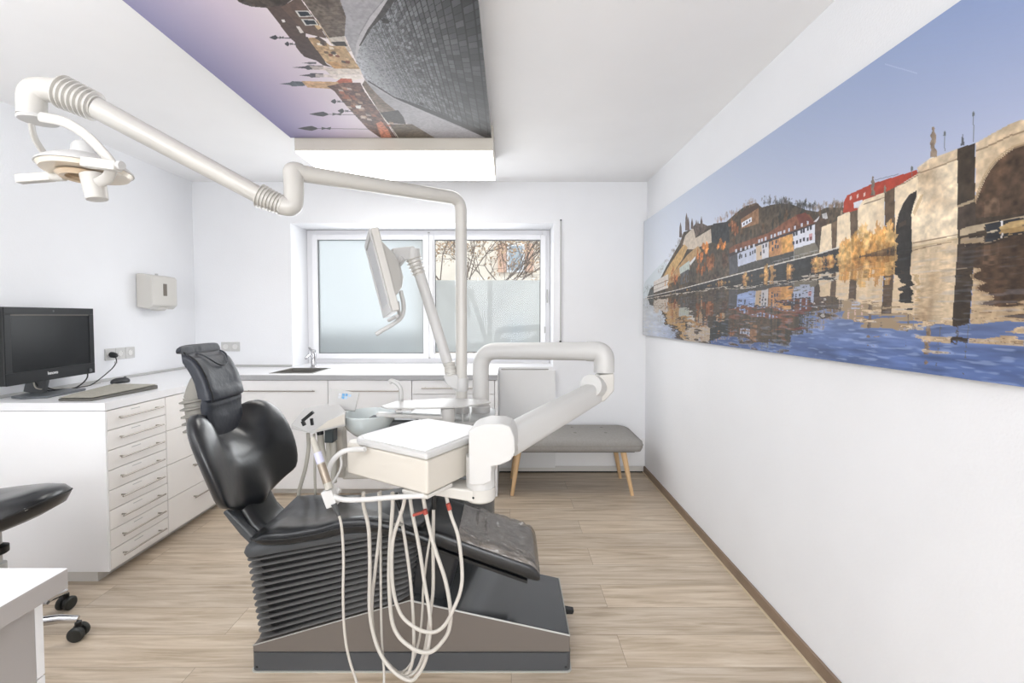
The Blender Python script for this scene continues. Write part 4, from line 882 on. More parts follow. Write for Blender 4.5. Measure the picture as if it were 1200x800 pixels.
# screen housing: a tilted slab; near vertical edge and far vertical edge read from the photo
nt_, nb_ = W(434, 267, 2.16), W(459.5, 365, 2.16)       # near side edge top / bottom (front rim)
vdir = (nt_-nb_).normalized(); ndir = Vector((-1, -.38, 0)).normalized(); ndir = (ndir - vdir*ndir.dot(vdir)).normalized(); wdir = vdir.cross(ndir).normalized()
if wdir.y < 0: wdir = -wdir
hh = (nt_-nb_).length; ww = .36
def S(a, b, c): return nb_ + wdir*a + vdir*b + ndir*c
def sbox(a0, a1, b0, b1, c0, c1, mb=None):
    mb = mb or MB(); return mb.skin([[S(a0, b0, c), S(a1, b0, c), S(a1, b1, c), S(a0, b1, c)] for c in (c0, c1)])
obj('housing', sbox(0, ww, 0, hh, -.038, 0), M_cream, md, bevel=.007, seg=3)
m = MB(); sbox(0, ww, 0, .045, .0005, .008, m); sbox(0, ww, hh-.03, hh, .0005, .008, m); sbox(0, .03, .045, hh-.03, .0005, .008, m); sbox(ww-.03, ww, .045, hh-.03, .0005, .008, m); obj('bezel', m, M_white, md, bevel=.002)
obj('screen', sbox(.031, ww-.031, .046, hh-.031, .0005, .002), mat('screen_grey_off', (196, 197, 198), .45), md, smooth=False)
m = MB(); m.skin([[S(.02, .07, -.0385), S(ww-.02, .07, -.0385), S(ww-.02, hh-.06, -.0385), S(.02, hh-.06, -.0385)], [S(.06, .11, -.085), S(ww-.06, .11, -.085), S(ww-.06, hh-.12, -.085), S(.06, hh-.12, -.085)], [S(.10, .16, -.11), S(ww-.10, .16, -.11), S(ww-.10, hh-.16, -.11), S(.10, hh-.16, -.11)]]); obj('back_cover', m, M_cream, md, bevel=.008, seg=3)
hp_ = spline([S(.10, .10, -.08), S(.10, .02, -.075), S(.10, -.03, -.05), S(.10, -.055, .0), S(.10, -.07, .05), S(.10, -.085, .09)])
obj('handle', MB().tube(hp_, .011, 14, flat=.8), M_white, md); 
obj('handle_bar', MB().tube([S(.02, -.025, -.02), S(.12, -.03, .01)], .009, 14), M_white, md)
hp_ = spline([S(.22, .06, -.07), S(.22, -.01, -.06), S(.18, -.045, -.03), S(.12, -.05, -.01)])
obj('handle', MB().tube(hp_, .009, 14), M_white, md)
# support linking monitor back to joint
m = MB(); frame_box(m, S(ww*.5, hh*.62, -.10), W(470, 299, 2.36), .024, .03); obj('tilt_bracket', m, M_white, md, bevel=.008)
# ================================================================== PICTURES
def fbm(shape, cells, oct=4, seed=0, pers=.5):
    r = np.random.default_rng(seed); h, w = shape; out = np.zeros(shape); amp = 1; tot = 0; cy, cx = cells
    for o in range(oct):
        g = r.random((int(cy)+2, int(cx)+2)); ys_ = np.linspace(0, cy, h, endpoint=False); xs_ = np.linspace(0, cx, w, endpoint=False)
        yi = ys_.astype(int); xi = xs_.astype(int); fy = (ys_-yi)[:, None]; fx = (xs_-xi)[None]; fy = fy*fy*(3-2*fy); fx = fx*fx*(3-2*fx)
        a = g[np.ix_(yi, xi)]; b = g[np.ix_(yi, xi+1)]; c = g[np.ix_(yi+1, xi)]; d = g[np.ix_(yi+1, xi+1)]
        out += amp*((a*(1-fx)+b*fx)*(1-fy) + (c*(1-fx)+d*fx)*fy); tot += amp; amp *= pers; cy *= 2; cx *= 2
    return out/tot
class Canvas:
    """raster in picture space; polygons are given in photo pixels and carried over with a homography"""
    def __init__(s, w, h, topic):
        s.w, s.h, s.pc = w, h, topic; s.a = np.zeros((h, w, 3)); s.Y, s.X = np.mgrid[0:h, 0:w].astype(float)
    def P(s, pts, raw=False): return np.array([p if raw else s.pc(*p) for p in pts], float)
    def mask(s, pts, raw=False):
        q = s.P(pts, raw); m = np.zeros((s.h, s.w), bool)
        x0 = max(0, int(q[:, 0].min())-1); x1 = min(s.w, int(q[:, 0].max())+2); y0 = max(0, int(q[:, 1].min())-1); y1 = min(s.h, int(q[:, 1].max())+2)
        if x1 <= x0 or y1 <= y0: return m
        X = s.X[y0:y1, x0:x1]; Y = s.Y[y0:y1, x0:x1]; ins = np.zeros(X.shape, bool)
        for (xa_, ya_), (xb_, yb_) in zip(q, np.roll(q, -1, 0)):
            if ya_ == yb_: continue
            ins ^= ((ya_ > Y) != (yb_ > Y)) & (X < (xb_-xa_)*(Y-ya_)/(yb_-ya_)+xa_)
        m[y0:y1, x0:x1] = ins; return m
    def fill(s, m, c, var=0, tex=None, alpha=1.0, c2=None):
        c = np.array(c, float)
        if tex is not None:
            t = tex[m][:, None]; col = c*(1-t)+np.array(c2 if c2 is not None else c*.6)*t
        else: col = np.broadcast_to(c, (int(m.sum()), 3))
        if var: col = col*(1+var*(s.n1[m][:, None]-.5)*2)
        s.a[m] = s.a[m]*(1-alpha)+col*alpha
    def poly(s, pts, c, raw=False, **k): s.fill(s.mask(pts, raw), c, **k)
    def line(s, pts, w, c, alpha=1.0):
        q = s.P(pts)
        for (xa_, ya_), (xb_, yb_) in zip(q, q[1:]):
            d = np.array([xb_-xa_, yb_-ya_]); L_ = np.hypot(*d)+1e-6; nx, ny = -d[1]/L_*w/2, d[0]/L_*w/2
            s.poly([(xa_+nx, ya_+ny), (xb_+nx, yb_+ny), (xb_-nx, yb_-ny), (xa_-nx, ya_-ny)], c, raw=True, alpha=alpha)
    def blob(s, p, rx, ry, c, rag=.35, var=.35, alpha=1, seed=0):
        x, y = s.pc(*p); r = np.random.default_rng(seed+int(x*7+y*13)); n = 26
        k = 1+rag*(r.random(n)-.5)*2
        s.poly([(x+rx*k[i]*math.cos(2*PI*i/n), y+ry*k[i]*math.sin(2*PI*i/n)) for i in range(n)], c, raw=True, var=var, alpha=alpha)
def grid_mesh(name, w, h, f, img):
    X, Y = np.meshgrid(np.arange(w), np.arange(h)); co = f(X.ravel().astype(float), Y.ravel().astype(float))
    me = bpy.data.meshes.new(name); me.vertices.add(w*h); me.vertices.foreach_set('co', co.astype(np.float32).ravel())
    i = (np.arange(h-1)[:, None]*w+np.arange(w-1)[None]).ravel(); q = np.stack([i, i+1, i+w+1, i+w], 1).ravel()
    nf = (w-1)*(h-1); me.loops.add(nf*4); me.loops.foreach_set('vertex_index', q.astype(np.int32)); me.polygons.add(nf)
    me.polygons.foreach_set('loop_start', (np.arange(nf)*4).astype(np.int32)); me.update(calc_edges=True)
    at = me.color_attributes.new('print', 'BYTE_COLOR', 'POINT'); c = np.ones((w*h, 4)); c[:, :3] = np.clip(img.reshape(-1, 3)/255, 0, 1)
    lin = c.copy(); v = c[:, :3]; lin[:, :3] = np.where(v <= .04045, v/12.92, ((v+.055)/1.055)**2.4); at.data.foreach_set('color', lin.astype(np.float32).ravel())
    return me
pm_ = bpy.data.materials.new('printed_photo'); pm_.use_nodes = True; nt = pm_.node_tree
at = nt.nodes.new('ShaderNodeVertexColor'); at.layer_name = 'print'; nt.links.new(at.outputs['Color'], nt.nodes['Principled BSDF'].inputs['Base Color']); nt.nodes['Principled BSDF'].inputs['Roughness'].default_value = .45; nt.nodes['Principled BSDF'].inputs['Specular IOR Level'].default_value = .25
# ---------------- river mural on the right wall
MX, MY0, MY1 = 1.153, 1.00, 3.905
MZ0, MZ1 = W(752, 392, 3.9).z, W(752, 259.5, 3.9).z
CWd, CHt = 1500, 480
def r_pc(px, py):
    p = WX(px, py, MX); return ((MY1-p.y)/(MY1-MY0)*(CWd-1), (MZ1-p.z)/(MZ1-MZ0)*(CHt-1))
C = Canvas(CWd, CHt, r_pc); C.n1 = fbm((CHt, CWd), (60, 190), 4, 1); n2 = fbm((CHt, CWd), (14, 44), 5, 2); n3 = fbm((CHt, CWd), (120, 100), 2, 3); n4 = fbm((CHt, CWd), (5, 60), 4, 9)
U = C.X/(CWd-1); Yv = MY1-U*(MY1-MY0); Zc = MZ1-C.Y/(CHt-1)*(MZ1-MZ0)
zw = 1.508+(3.9-Yv)*.0175; hgt = (Zc-zw)/(MZ1-zw)
# sky
near = np.clip((3.9-Yv)/2.9, 0, 1)[..., None]; hh_ = np.clip(hgt, 0, 1)[..., None]
hor = np.array([224, 228, 234])*(1-near)+np.array([204, 206, 224])*near
topc = np.array([212, 218, 228])*(1-near)**2+np.array([194, 204, 224])*2*near*(1-near)+np.array([134, 154, 200])*near**2
C.a[:] = hor*(1-hh_**.8)+topc*hh_**.8
C.line([(1037, 75), (1075, 86)], 1.4, (190, 202, 228), .5)
C.poly([(750, 352), (756, 330), (766, 318), (778, 306), (790, 320), (800, 350)], (198, 208, 212), alpha=.7)
hill = [(757, 352), (762, 338), (772, 330), (780, 314), (790, 296), (797, 284), (801, 272), (812, 268), (832, 264), (851, 260), (862, 250), (872, 242), (886, 237.5), (893, 243), (903, 240), (915, 238), (930, 240), (945, 246), (958, 248), (968, 243), (985, 243), (1006, 243), (1006, 300), (900, 330), (760, 352)]
C.fill(C.mask(hill), (58, 58, 56), tex=n2, c2=(112, 92, 72), var=.35)
rt = np.random.default_rng(5)
def treeline(x0, x1, y0, y1, n, hmin, hmax, cols, a=.75):
    for i in range(n):
        t = rt.random(); px = x0+(x1-x0)*t; py = y0+(y1-y0)*t; h_ = hmin+(hmax-hmin)*rt.random(); c = cols[rt.integers(len(cols))]
        C.line([(px, py+3), (px+rt.normal()*.4, py-h_*.9)], .9, c, a)
        for k in range(5):
            C.blob((px+rt.normal()*1.3, py-h_*(.3+.6*rt.random())), 1.0+2.4*rt.random(), 1.5+3.5*rt.random(), c, .6, .3, a*.45, seed=i*9+k)
treeline(862, 886, 252, 240, 12, 5, 12, [(150, 120, 100), (130, 110, 100)], .6)
treeline(892, 955, 240, 246, 46, 5, 14, [(72, 70, 70), (96, 86, 80), (60, 62, 60)], .8)
treeline(955, 1004, 248, 243, 26, 5, 13, [(96, 84, 76), (130, 108, 90)], .75)
treeline(772, 802, 322, 276, 22, 2, 6, [(90, 84, 76), (120, 104, 88)], .8)
treeline(840, 862, 262, 252, 12, 3, 10, [(150, 104, 76), (120, 100, 90)], .7)
treeline(752, 764, 348, 338, 8, 3, 10, [(96, 100, 98)], .8)
# mansion on the hill
C.poly([(868, 256), (889, 241.5), (889, 262), (869, 268)], (150, 112, 84), var=.25); C.poly([(866, 250), (888, 238), (891, 242), (868, 257)], (86, 70, 62))
C.poly([(869, 261), (881, 254), (881, 259.5), (869.5, 266.5)], (222, 224, 232)); 
for k in range(3): C.poly([(871+k*3.4, 261.5-k*2), (872.6+k*3.4, 260.6-k*2), (872.6+k*3.4, 263.4-k*2), (871+k*3.4, 264.2-k*2)], (80, 84, 100))
# dark trees around the mansion
for k in range(60):
    px = 845+rt.random()*135; py = 250+ (px < 900)*14 + rt.random()*22
    if 866 < px < 893 and py < 270: continue
    C.blob((px, py), 3+5*rt.random(), 5+8*rt.random(), [(52, 56, 54), (66, 64, 58), (84, 70, 58), (110, 82, 60)][rt.integers(4)], .5, .4, .7, seed=k)
# fortress
C.poly([(800, 286), (803, 276), (813, 266), (815, 279), (833, 268), (834, 284), (812, 292), (804, 292)], (196, 182, 166), var=.12)
C.poly([(834, 267), (836, 262), (854, 259.5), (855, 284), (842, 286), (834, 284)], (58, 60, 62), var=.3)
C.poly([(815, 262), (824, 262), (832, 266), (815, 277), (812, 266)], (96, 84, 78), var=.4)
for px, y0_, y1_ in ((797.5, 261, 278), (804.5, 250, 270), (806.5, 255, 270), (811, 256, 268), (816, 258, 268), (822, 254, 266), (818, 259, 268)): C.poly([(px-1.6, y1_), (px-1.2, y0_+5), (px, y0_-1), (px+1.2, y0_+5), (px+1.8, y1_)], (104, 92, 88), var=.3)
# vineyard slopes
C.poly([(771, 335), (785, 310), (797, 292), (802, 286), (806, 290), (800, 303), (790, 318), (778, 334)], (192, 156, 104), var=.18)
C.poly([(776, 336), (795, 312), (806, 298), (818, 288), (822, 294), (806, 312), (790, 330)], (176, 142, 100), var=.18)
C.poly([(771, 337), (785, 320), (783, 338)], (170, 148, 120), var=.1)
# buildings at foot left
C.poly([(766, 330), (783, 321), (783, 337), (766, 343)], (206, 198, 190), var=.1); C.line([(766, 335), (783, 328)], 2.5, (110, 84, 70)); C.line([(766, 340), (783, 333)], 1.6, (120, 100, 86))
C.poly([(796, 314), (808, 305), (808, 316), (797, 322)], (178, 186, 180), var=.1); C.poly([(797, 321), (807, 315), (807, 330), (797, 334)], (90, 90, 92), var=.3); C.poly([(808, 308), (815, 300), (815, 303), (809, 311)], (206, 206, 208))
C.poly([(757, 352), (762, 338), (766, 341), (766, 350)], (88, 92, 92), var=.3)
# autumn trees
for px, py, rx, ry, c in ((827, 291, 17, 20, (196, 122, 62)), (820, 300, 12, 22, (178, 104, 52)), (833, 304, 20, 30, (128, 80, 50)), (822, 318, 12, 20, (150, 86, 46)), (846, 288, 14, 14, (206, 128, 62)), (848, 305, 16, 30, (84, 62, 50)), (790, 325, 13, 22, (146, 84, 50)), (784, 333, 9, 12, (168, 116, 66)), (803, 326, 9, 12, (96, 74, 58)), (857, 304, 12, 30, (70, 64, 60)), (838, 322, 18, 14, (72, 60, 52)), (860, 268, 9, 18, (150, 92, 62)), (856, 262, 7, 10, (170, 110, 74)), (812, 335, 26, 8, (70, 62, 52))):
    for k in range(9): C.blob((px+rt.normal()*2.2, py+rt.normal()*3), rx*.55, ry*.5, tuple(np.array(c)*(.75+.5*rt.random())), .4, .5, .8, seed=k)
# houses row
hs = lambda *q: [(860+x*.1375, 220+y*.1375) for x, y in q]
C.poly(hs((-40, 520), (0, 490), (300, 380), (480, 260), (560, 230), (640, 225), (700, 300), (690, 330), (500, 400), (300, 470), (0, 580), (-40, 600)), (128, 82, 62), var=.3)
C.poly(hs((530, 230), (610, 210), (680, 300), (560, 310)), (118, 66, 56), var=.2)
C.poly(hs((-40, 560), (180, 480), (500, 370), (690, 300), (690, 325), (500, 400), (300, 468), (185, 508), (-40, 590)), (66, 58, 62), var=.3)
C.poly(hs((-40, 590), (30, 560), (35, 720), (-40, 745)), (84, 84, 90), var=.2)
C.poly(hs((30, 560), (185, 500), (190, 620), (35, 672)), (186, 192, 212), var=.06)
C.poly(hs((185, 500), (297, 458), (297, 592), (190, 622)), (204, 202, 208), var=.08); C.poly(hs((190, 500), (235, 485), (240, 605), (192, 620)), (196, 158, 112), alpha=.6)
C.poly(hs((300, 460), (500, 388), (512, 540), (300, 605)), (190, 136, 88), var=.3)
C.poly(hs((400, 430), (500, 392), (508, 530), (410, 560)), (206, 152, 84), var=.35)
C.poly(hs((500, 388), (690, 312), (692, 466), (515, 520)), (218, 220, 232), var=.04)
C.poly(hs((515, 520), (692, 466), (722, 520), (722, 545), (520, 600)), (122, 116, 104), var=.12)
C.poly(hs((35, 672), (190, 622), (300, 592), (510, 540), (515, 600), (240, 680), (35, 730)), (72, 70, 68), var=.3)
win_ = [(512, 395), (535, 388), (575, 372), (596, 366), (630, 350), (655, 342), (508, 470), (538, 462), (568, 450), (597, 440), (628, 440), (656, 430), (48, 590), (66, 584), (100, 575), (140, 560), (160, 550), (180, 540), (52, 575), (255, 540), (250, 500), (275, 490), (230, 560), (355, 500), (375, 500), (330, 520), (330, 470), (360, 460)]
for x, y in win_:
    w_ = 9 if x > 500 else 6
    C.poly(hs((x-w_, y-13), (x+w_, y-18), (x+w_, y+14), (x-w_, y+18)), (70, 72, 84))
for x in (215, 240, 270, 60, 100, 130, 170, 320, 350, 380, 400, 430, 470, 520, 580, 630, 20): C.poly(hs((x-8, 470-x*.28+60 if x < 200 else 525-x*.38), (x+8, 465-x*.28+60 if x < 200 else 520-x*.38), (x+8, 492-x*.28+60 if x < 200 else 548-x*.38), (x-8, 497-x*.28+60 if x < 200 else 553-x*.38)), (196, 198, 210))
C.poly(hs((640, 395), (668, 385), (668, 440), (640, 450)), (190, 90, 90), alpha=.5)
C.poly(hs((680, 290), (730, 240), (720, 270), (700, 290)), (206, 204, 208)); C.poly(hs((750, 225), (790, 210), (800, 260), (760, 270)), (200, 198, 200), var=.2)
C.poly(hs((690, 300), (740, 250), (790, 270), (790, 330), (700, 460)), (92, 74, 64), var=.3)
# bank, wall and shrubs
C.poly([(754, 350), (792, 341), (864, 322), (929, 305.5), (985, 291), (1010, 290), (1050, 285), (1075, 285), (1075, 292), (1010, 306), (950, 319), (880, 333), (820, 346), (770, 352), (754, 352)], (52, 52, 54), var=.3)
def cs5(*q): return [(980+x*.2126, 130+y*.2125) for x, y in q]
# far piers
st = (232, 212, 182)
C.poly([(960, 296), (963, 266), (974, 261.5), (975, 293)], st, var=.12); C.poly([(974.5, 262), (981, 258), (983, 289), (975, 293)], (112, 92, 74), var=.25)
C.poly([(981.5, 254), (996, 247), (997, 284), (980, 292)], st, var=.12); C.poly([(996, 247), (1005, 243), (1006, 280), (997, 284)], (104, 86, 70), var=.25)
C.poly(cs5((38, 560), (42, 500), (60, 465), (200, 400), (445, 325), (450, 345), (320, 425), (150, 500), (118, 545), (60, 560)), (178, 66, 48), var=.15)
C.poly(cs5((95, 505), (145, 490), (150, 520), (118, 535), (98, 535)), (206, 206, 214), var=.2)
for x in (75, 112, 150): C.poly(cs5((x, 460-x*.25+30), (x+10, 455-x*.25+30), (x+10, 475-x*.25+30), (x, 480-x*.25+30)), (220, 190, 180))
# spandrels
C.poly(cs5((322, 425), (450, 345), (460, 440), (420, 560), (420, 760), (325, 760)), st, var=.14)
C.poly(cs5((118, 540), (150, 490), (265, 450), (266, 690), (118, 730)), st, var=.14, tex=(n2 > .55)*.12, c2=(170, 140, 110))
C.poly(cs5((266, 450), (322, 420), (323, 612), (268, 635)), (98, 80, 64), var=.25); C.poly(cs5((268, 637), (323, 612), (328, 760), (268, 740)), (74, 64, 56), var=.25)
arch2 = [(328, 760), (328, 640), (345, 565), (368, 512), (400, 462), (445, 437), (443, 470), (425, 520), (414, 570), (418, 800), (330, 800)]
C.poly(cs5(*arch2), (52, 48, 46), var=.35); C.poly(cs5((345, 620), (385, 600), (385, 625), (345, 645)), (90, 70, 56), alpha=.6)
# right big arch stonework
C.poly(cs5((768, 178), (850, 130), (960, 70), (1085, 28), (1085, 760), (768, 700)), (222, 201, 170), var=.22, tex=np.clip((n2-.48)*3, 0, 1)*.5, c2=(168, 140, 108))
C.poly(cs5((768, 640), (768, 520), (782, 470), (800, 425), (822, 372), (855, 318), (890, 275), (930, 242), (980, 208), (1085, 172), (1085, 760), (768, 700)), (64, 52, 44), tex=n4, c2=(112, 84, 62), var=.4)
C.poly(cs5((815, 490), (900, 475), (900, 560), (815, 600)), (110, 92, 76), alpha=.35, var=.8)
ring = [(758, 520), (772, 462), (790, 415), (812, 362), (845, 308), (880, 265), (922, 230), (975, 196), (1085, 160)]
C.line(cs5(*ring), 2.2, (182, 158, 126)); C.line([(x+1.2, y+1.6) for x, y in cs5(*ring)], 1.4, (120, 98, 76), .7)
# main pier
C.poly(cs5((420, 700), (668, 660), (668, 760), (418, 790)), (208, 188, 156), var=.12); C.poly(cs5((668, 600), (1085, 560), (1085, 760), (668, 760)), (70, 58, 48), var=.3)
C.poly(cs5((448, 312), (510, 265), (668, 208), (668, 690), (420, 735), (414, 570), (445, 470), (452, 440)), (234, 215, 186), var=.22, tex=np.clip((n2-.48)*3, 0, 1)*.6, c2=(170, 140, 106))
C.poly(cs5((420, 560), (460, 470), (482, 455), (470, 490), (432, 580)), (188, 160, 118), alpha=.7, var=.2)
C.poly(cs5((668, 208), (766, 176), (765, 485), (768, 610), (668, 660)), (84, 70, 56), var=.3, tex=n4, c2=(60, 50, 42))
C.poly(cs5((668, 520), (760, 485), (762, 500), (668, 535)), (190, 170, 140), alpha=.8)
C.poly(cs5((668, 540), (768, 505), (768, 640), (668, 680)), (74, 62, 54), var=.3)
# parapet courses
for pts_, w_ in (([(450, 342), (510, 325), (668, 265)], 2), ([(770, 222), (870, 180), (960, 135), (1085, 98)], 2), ([(325, 418), (380, 395), (450, 352)], 1.6), ([(150, 515), (265, 477)], 1.4), ([(420, 728), (668, 682)], 1.6)): C.line(cs5(*pts_), w_, (138, 116, 92), .85)
C.poly(cs5((510, 268), (668, 210), (668, 262), (512, 322)), (196, 174, 144), alpha=.7, var=.2)
# foundations on the right
C.poly(cs5((680, 690), (682, 655), (730, 635), (820, 618), (1085, 570), (1085, 600), (815, 640), (815, 655), (690, 690)), (178, 160, 134), var=.15)
C.poly(cs5((818, 625), (905, 605), (1000, 590), (1085, 590), (1085, 640), (830, 668)), (46, 48, 54), var=.3)
C.poly(cs5((905, 605), (920, 605), (918, 640), (910, 640)), (220, 220, 222))
C.poly(cs5((900, 640), (960, 610), (1085, 585), (1085, 620), (900, 655)), (166, 140, 96), var=.4)
C.poly(cs5((797, 705), (808, 680), (850, 662), (1085, 622), (1085, 668), (800, 720)), (192, 178, 152), var=.12)
# statues, lamps
def statue(px, yt, yb, w, c=(150, 132, 116)):
    h_ = yb-yt; C.poly([(px-w*.9, yb), (px-w*.8, yb-h_*.18), (px-w*.5, yb-h_*.2), (px-w*.9, yb-h_*.45), (px-w*.4, yb-h_*.6), (px-w*.9, yb-h_*.68), (px-w*.3, yb-h_*.84), (px-w*.35, yb-h_*.96), (px+w*.1, yt), (px+w*.45, yb-h_*.93), (px+w*.35, yb-h_*.84), (px+w*.9, yb-h_*.68), (px+w*.8, yb-h_*.5), (px+w*.3, yb-h_*.35), (px+w, yb-h_*.2), (px+w*1.1, yb)], c, var=.35)
statue(1093.6, 148, 184, 4.2); statue(1022.8, 206, 229, 2.6, (140, 124, 112)); statue(1037, 217, 226, 1.6, (150, 136, 120)); statue(986, 246, 252, 1.5)
for px, yt, yb in ((1107, 154, 177), (1140.8, 131, 166), (1068.5, 195, 207)):
    C.line([(px, yt), (px, yb)], 1.0, (104, 108, 112), .9); C.poly([(px-1.6, yt+5), (px-1.2, yt+1), (px, yt-1), (px+1.4, yt+1), (px+1.6, yt+5)], (100, 106, 108), alpha=.9)
C.poly([(1125.8, 171), (1127, 162), (1128, 156), (1129.2, 162), (1130.3, 170)], (94, 96, 104)); C.line([(1025, 211), (1053, 204)], 1, (104, 110, 128), .8)
# promenade railing
C.line([(756, 348), (792, 340), (830, 330), (864.6, 321), (900, 312), (929, 304.6), (960, 297), (985, 289)], 2.4, (208, 202, 194)); C.line([(905, 307), (958, 293)], .9, (190, 188, 188), .7)
for px in range(906, 960, 6): C.line([(px, 307-(px-905)*.262), (px, 311.5-(px-905)*.262)], .8, (190, 188, 188), .7)
C.line([(930.5, 288), (930.5, 304)], 1.2, (206, 206, 206), .8)
for k in range(90):
    t = rt.random(); px = 770+t*225; yb = np.interp(px, [770, 820, 880, 950, 1000], [350, 344, 330, 316, 304]); yt = np.interp(px, [756, 864, 985], [348, 323, 292])
    if rt.random() < .55 and 900 < px < 925: continue
    C.blob((px, yt+(yb-yt)*(.35+.6*rt.random())), 2+5*rt.random(), 2+4*rt.random(), [(196, 152, 88), (176, 132, 78), (150, 110, 70), (206, 170, 110)][rt.integers(4)], .5, .4, .75, seed=k)
for px, py, rx, ry in ((898, 318, 14, 22), (924, 318, 10, 18), (955, 308, 14, 16), (974, 303, 10, 14), (876, 325, 14, 10), (846, 333, 16, 10)):
    for k in range(6): C.blob((px+rt.normal()*2, py+rt.normal()*2), rx*.5, ry*.5, [(190, 140, 80), (170, 120, 74), (208, 164, 96)][k % 3], .6, .5, .8, seed=k+3)
for k in range(110):       # big straw-coloured bush
    t = rt.random(); px = 985+t*62; py = np.interp(px, [985, 1000, 1020, 1048], [300, 290, 285, 282])+rt.normal()*5.5
    C.blob((px, py), 3+5*rt.random(), 7+9*rt.random(), [(214, 164, 92), (200, 146, 76), (182, 128, 66), (224, 182, 116)][rt.integers(4)], .6, .4, .75, seed=k)
C.poly([(1008, 300), (1048, 288), (1050, 293), (1012, 306)], (70, 54, 44), alpha=.6)
# water: mirror of the scene about the waterline, broken by ripples
A = C.a.copy(); wl = (MZ1-zw)/(MZ1-MZ0)*(CHt-1); below = C.Y > wl; dd = (C.Y-wl)
depth = np.clip(dd/(CHt-wl), 0, 1)
# ripple fields stretched along the wall, coarser toward the viewer
fr1 = fbm((CHt, CWd), (150, 60), 2, 11); fr2 = fbm((CHt, CWd), (60, 26), 3, 12); fr3 = fbm((CHt, CWd), (26, 12), 2, 13)
nr_ = near[..., 0]
rip = ((fr1-.5)*(14+26*depth)*(1-.4*nr_) + (fr2-.5)*(20+120*depth) * (.4+.6*nr_) + (fr3-.5)*60*depth)
sy_ = np.clip(wl-dd*1.02+rip*np.clip(dd/14, 0, 1), 0, CHt-1); sx_ = np.clip(C.X + (fr2-.5)*10*depth, 0, CWd-1)
refl = A[sy_.astype(int), sx_.astype(int)]
lum = refl.mean(-1, keepdims=True); isky = np.clip((refl[..., 2:3]-refl[..., 0:1]-2)/22, 0, 1)*np.clip((lum-150)/30, 0, 1)
deep = np.array([84, 104, 154]); mid = np.array([148, 162, 198]); lft = np.array([214, 220, 228])
k2 = np.clip(depth*1.15, 0, 1)[..., None]; wcol = (mid*(1-k2)+deep*k2)*1.0
kl = np.clip(1-nr_*2.4, 0, 1)[..., None]; wcol = wcol*(1-kl)+lft*kl
wcol = wcol*(1+.30*(fr2-.5)[..., None]*2*(.5+nr_[..., None]*.5)) + 22*np.clip((fr1-.62)*6, 0, 1)[..., None]
skyish = np.clip(isky + (hgt[..., None]*0), 0, 1)
red_ = ((refl[..., 0:1]-refl[..., 1:2]) > 70); refl = np.where(red_, np.array([176, 156, 130])*np.ones_like(refl), refl); wat = refl*.88*np.array([1.0, .965, .92])
out_ = wat*(1-skyish)+wcol*skyish
gl_ = np.clip((fr1-.60)*7, 0, 1)[..., None]*.30*(.3+depth[..., None]); out_ = out_*(1-gl_)+np.array([150, 168, 206])*gl_
C.a[below] = np.clip(out_[below], 0, 255)
g_ = C.a.mean(-1, keepdims=True); C.a = np.clip((g_+(C.a-g_)*.90)*1.04-5, 0, 255)
mural = thing('river_picture', 'wide photo print of stone bridge and river on the right wall', 'picture', (MX, (MY0+MY1)/2, MZ0))
me = grid_mesh('print', CWd, CHt, lambda x, y: np.stack([np.full_like(x, MX), MY1-x/(CWd-1)*(MY1-MY0), MZ1-y/(CHt-1)*(MZ1-MZ0)], 1), C.a)
obj('print', me, pm_, mural, smooth=False)
obj('panel', MB().box((MX+.0008, MY0, MZ0), (XR-.012, MY1, MZ1)), M_grey, mural, smooth=False)
obj('batten', MB().box((XR-.0118, MY0+.3, MZ0+.2), (XR-.0005, MY1-.3, MZ1-.2)), M_wood, mural, smooth=False)
# ---------------- street picture on the ceiling
CZ = 2.42; q1 = WZ(340, 161, CZ); q2 = WZ(576, 162, CZ); PX0, PX1, PY1 = q1.x, q2.x, (q1.y+q2.y)/2; PY0 = PY1-1.8
CW2, CH2 = 560, 800          # columns along x, rows from the far edge toward the viewer
def c_pc(px, py):
    p = WZ(px, py, CZ); return ((p.x-PX0)/(PX1-PX0)*(CW2-1), (PY1-p.y)/(PY1-PY0)*(CH2-1))
C = Canvas(CW2, CH2, c_pc); C.n1 = fbm((CH2, CW2), (160, 110), 3, 21); n2 = fbm((CH2, CW2), (40, 28), 4, 22)
vis = (PY1-WZ(400, 0, CZ).y)/(PY1-PY0)
X_ = C.X/(CW2-1); Y_ = C.Y/(CH2-1)/vis
t = np.clip(X_/.52, 0, 1)[..., None]; yy = np.clip(Y_, 0, 1.2)[..., None]
s0_ = np.array([140, 140, 184]); s1_ = np.array([200, 188, 212]); s2_ = np.array([236, 226, 228])
C.a[:] = np.where(t < .5, s0_*(1-t*2)+s1_*t*2, s1_*(2-t*2)+s2_*(t*2-1)) + yy*np.array([8, 6, 2]) - (1-yy)*np.array([4, 10, 8])*(1-t)
g6 = lambda *q: [(280+x*.2062, y*.20625) for x, y in q]; g7 = lambda *q: [(400+x*.2062, y*.20625) for x, y in q]
# ground first: everything right of the building foot
C.poly(g6((540, -400), (570, 0), (605, 90), (600, 200), (640, 290), (680, 380), (715, 450), (810, 590), (910, 640), (950, 700), (1120, 790), (1600, 790), (1600, -400)), (164, 162, 168), var=.12)
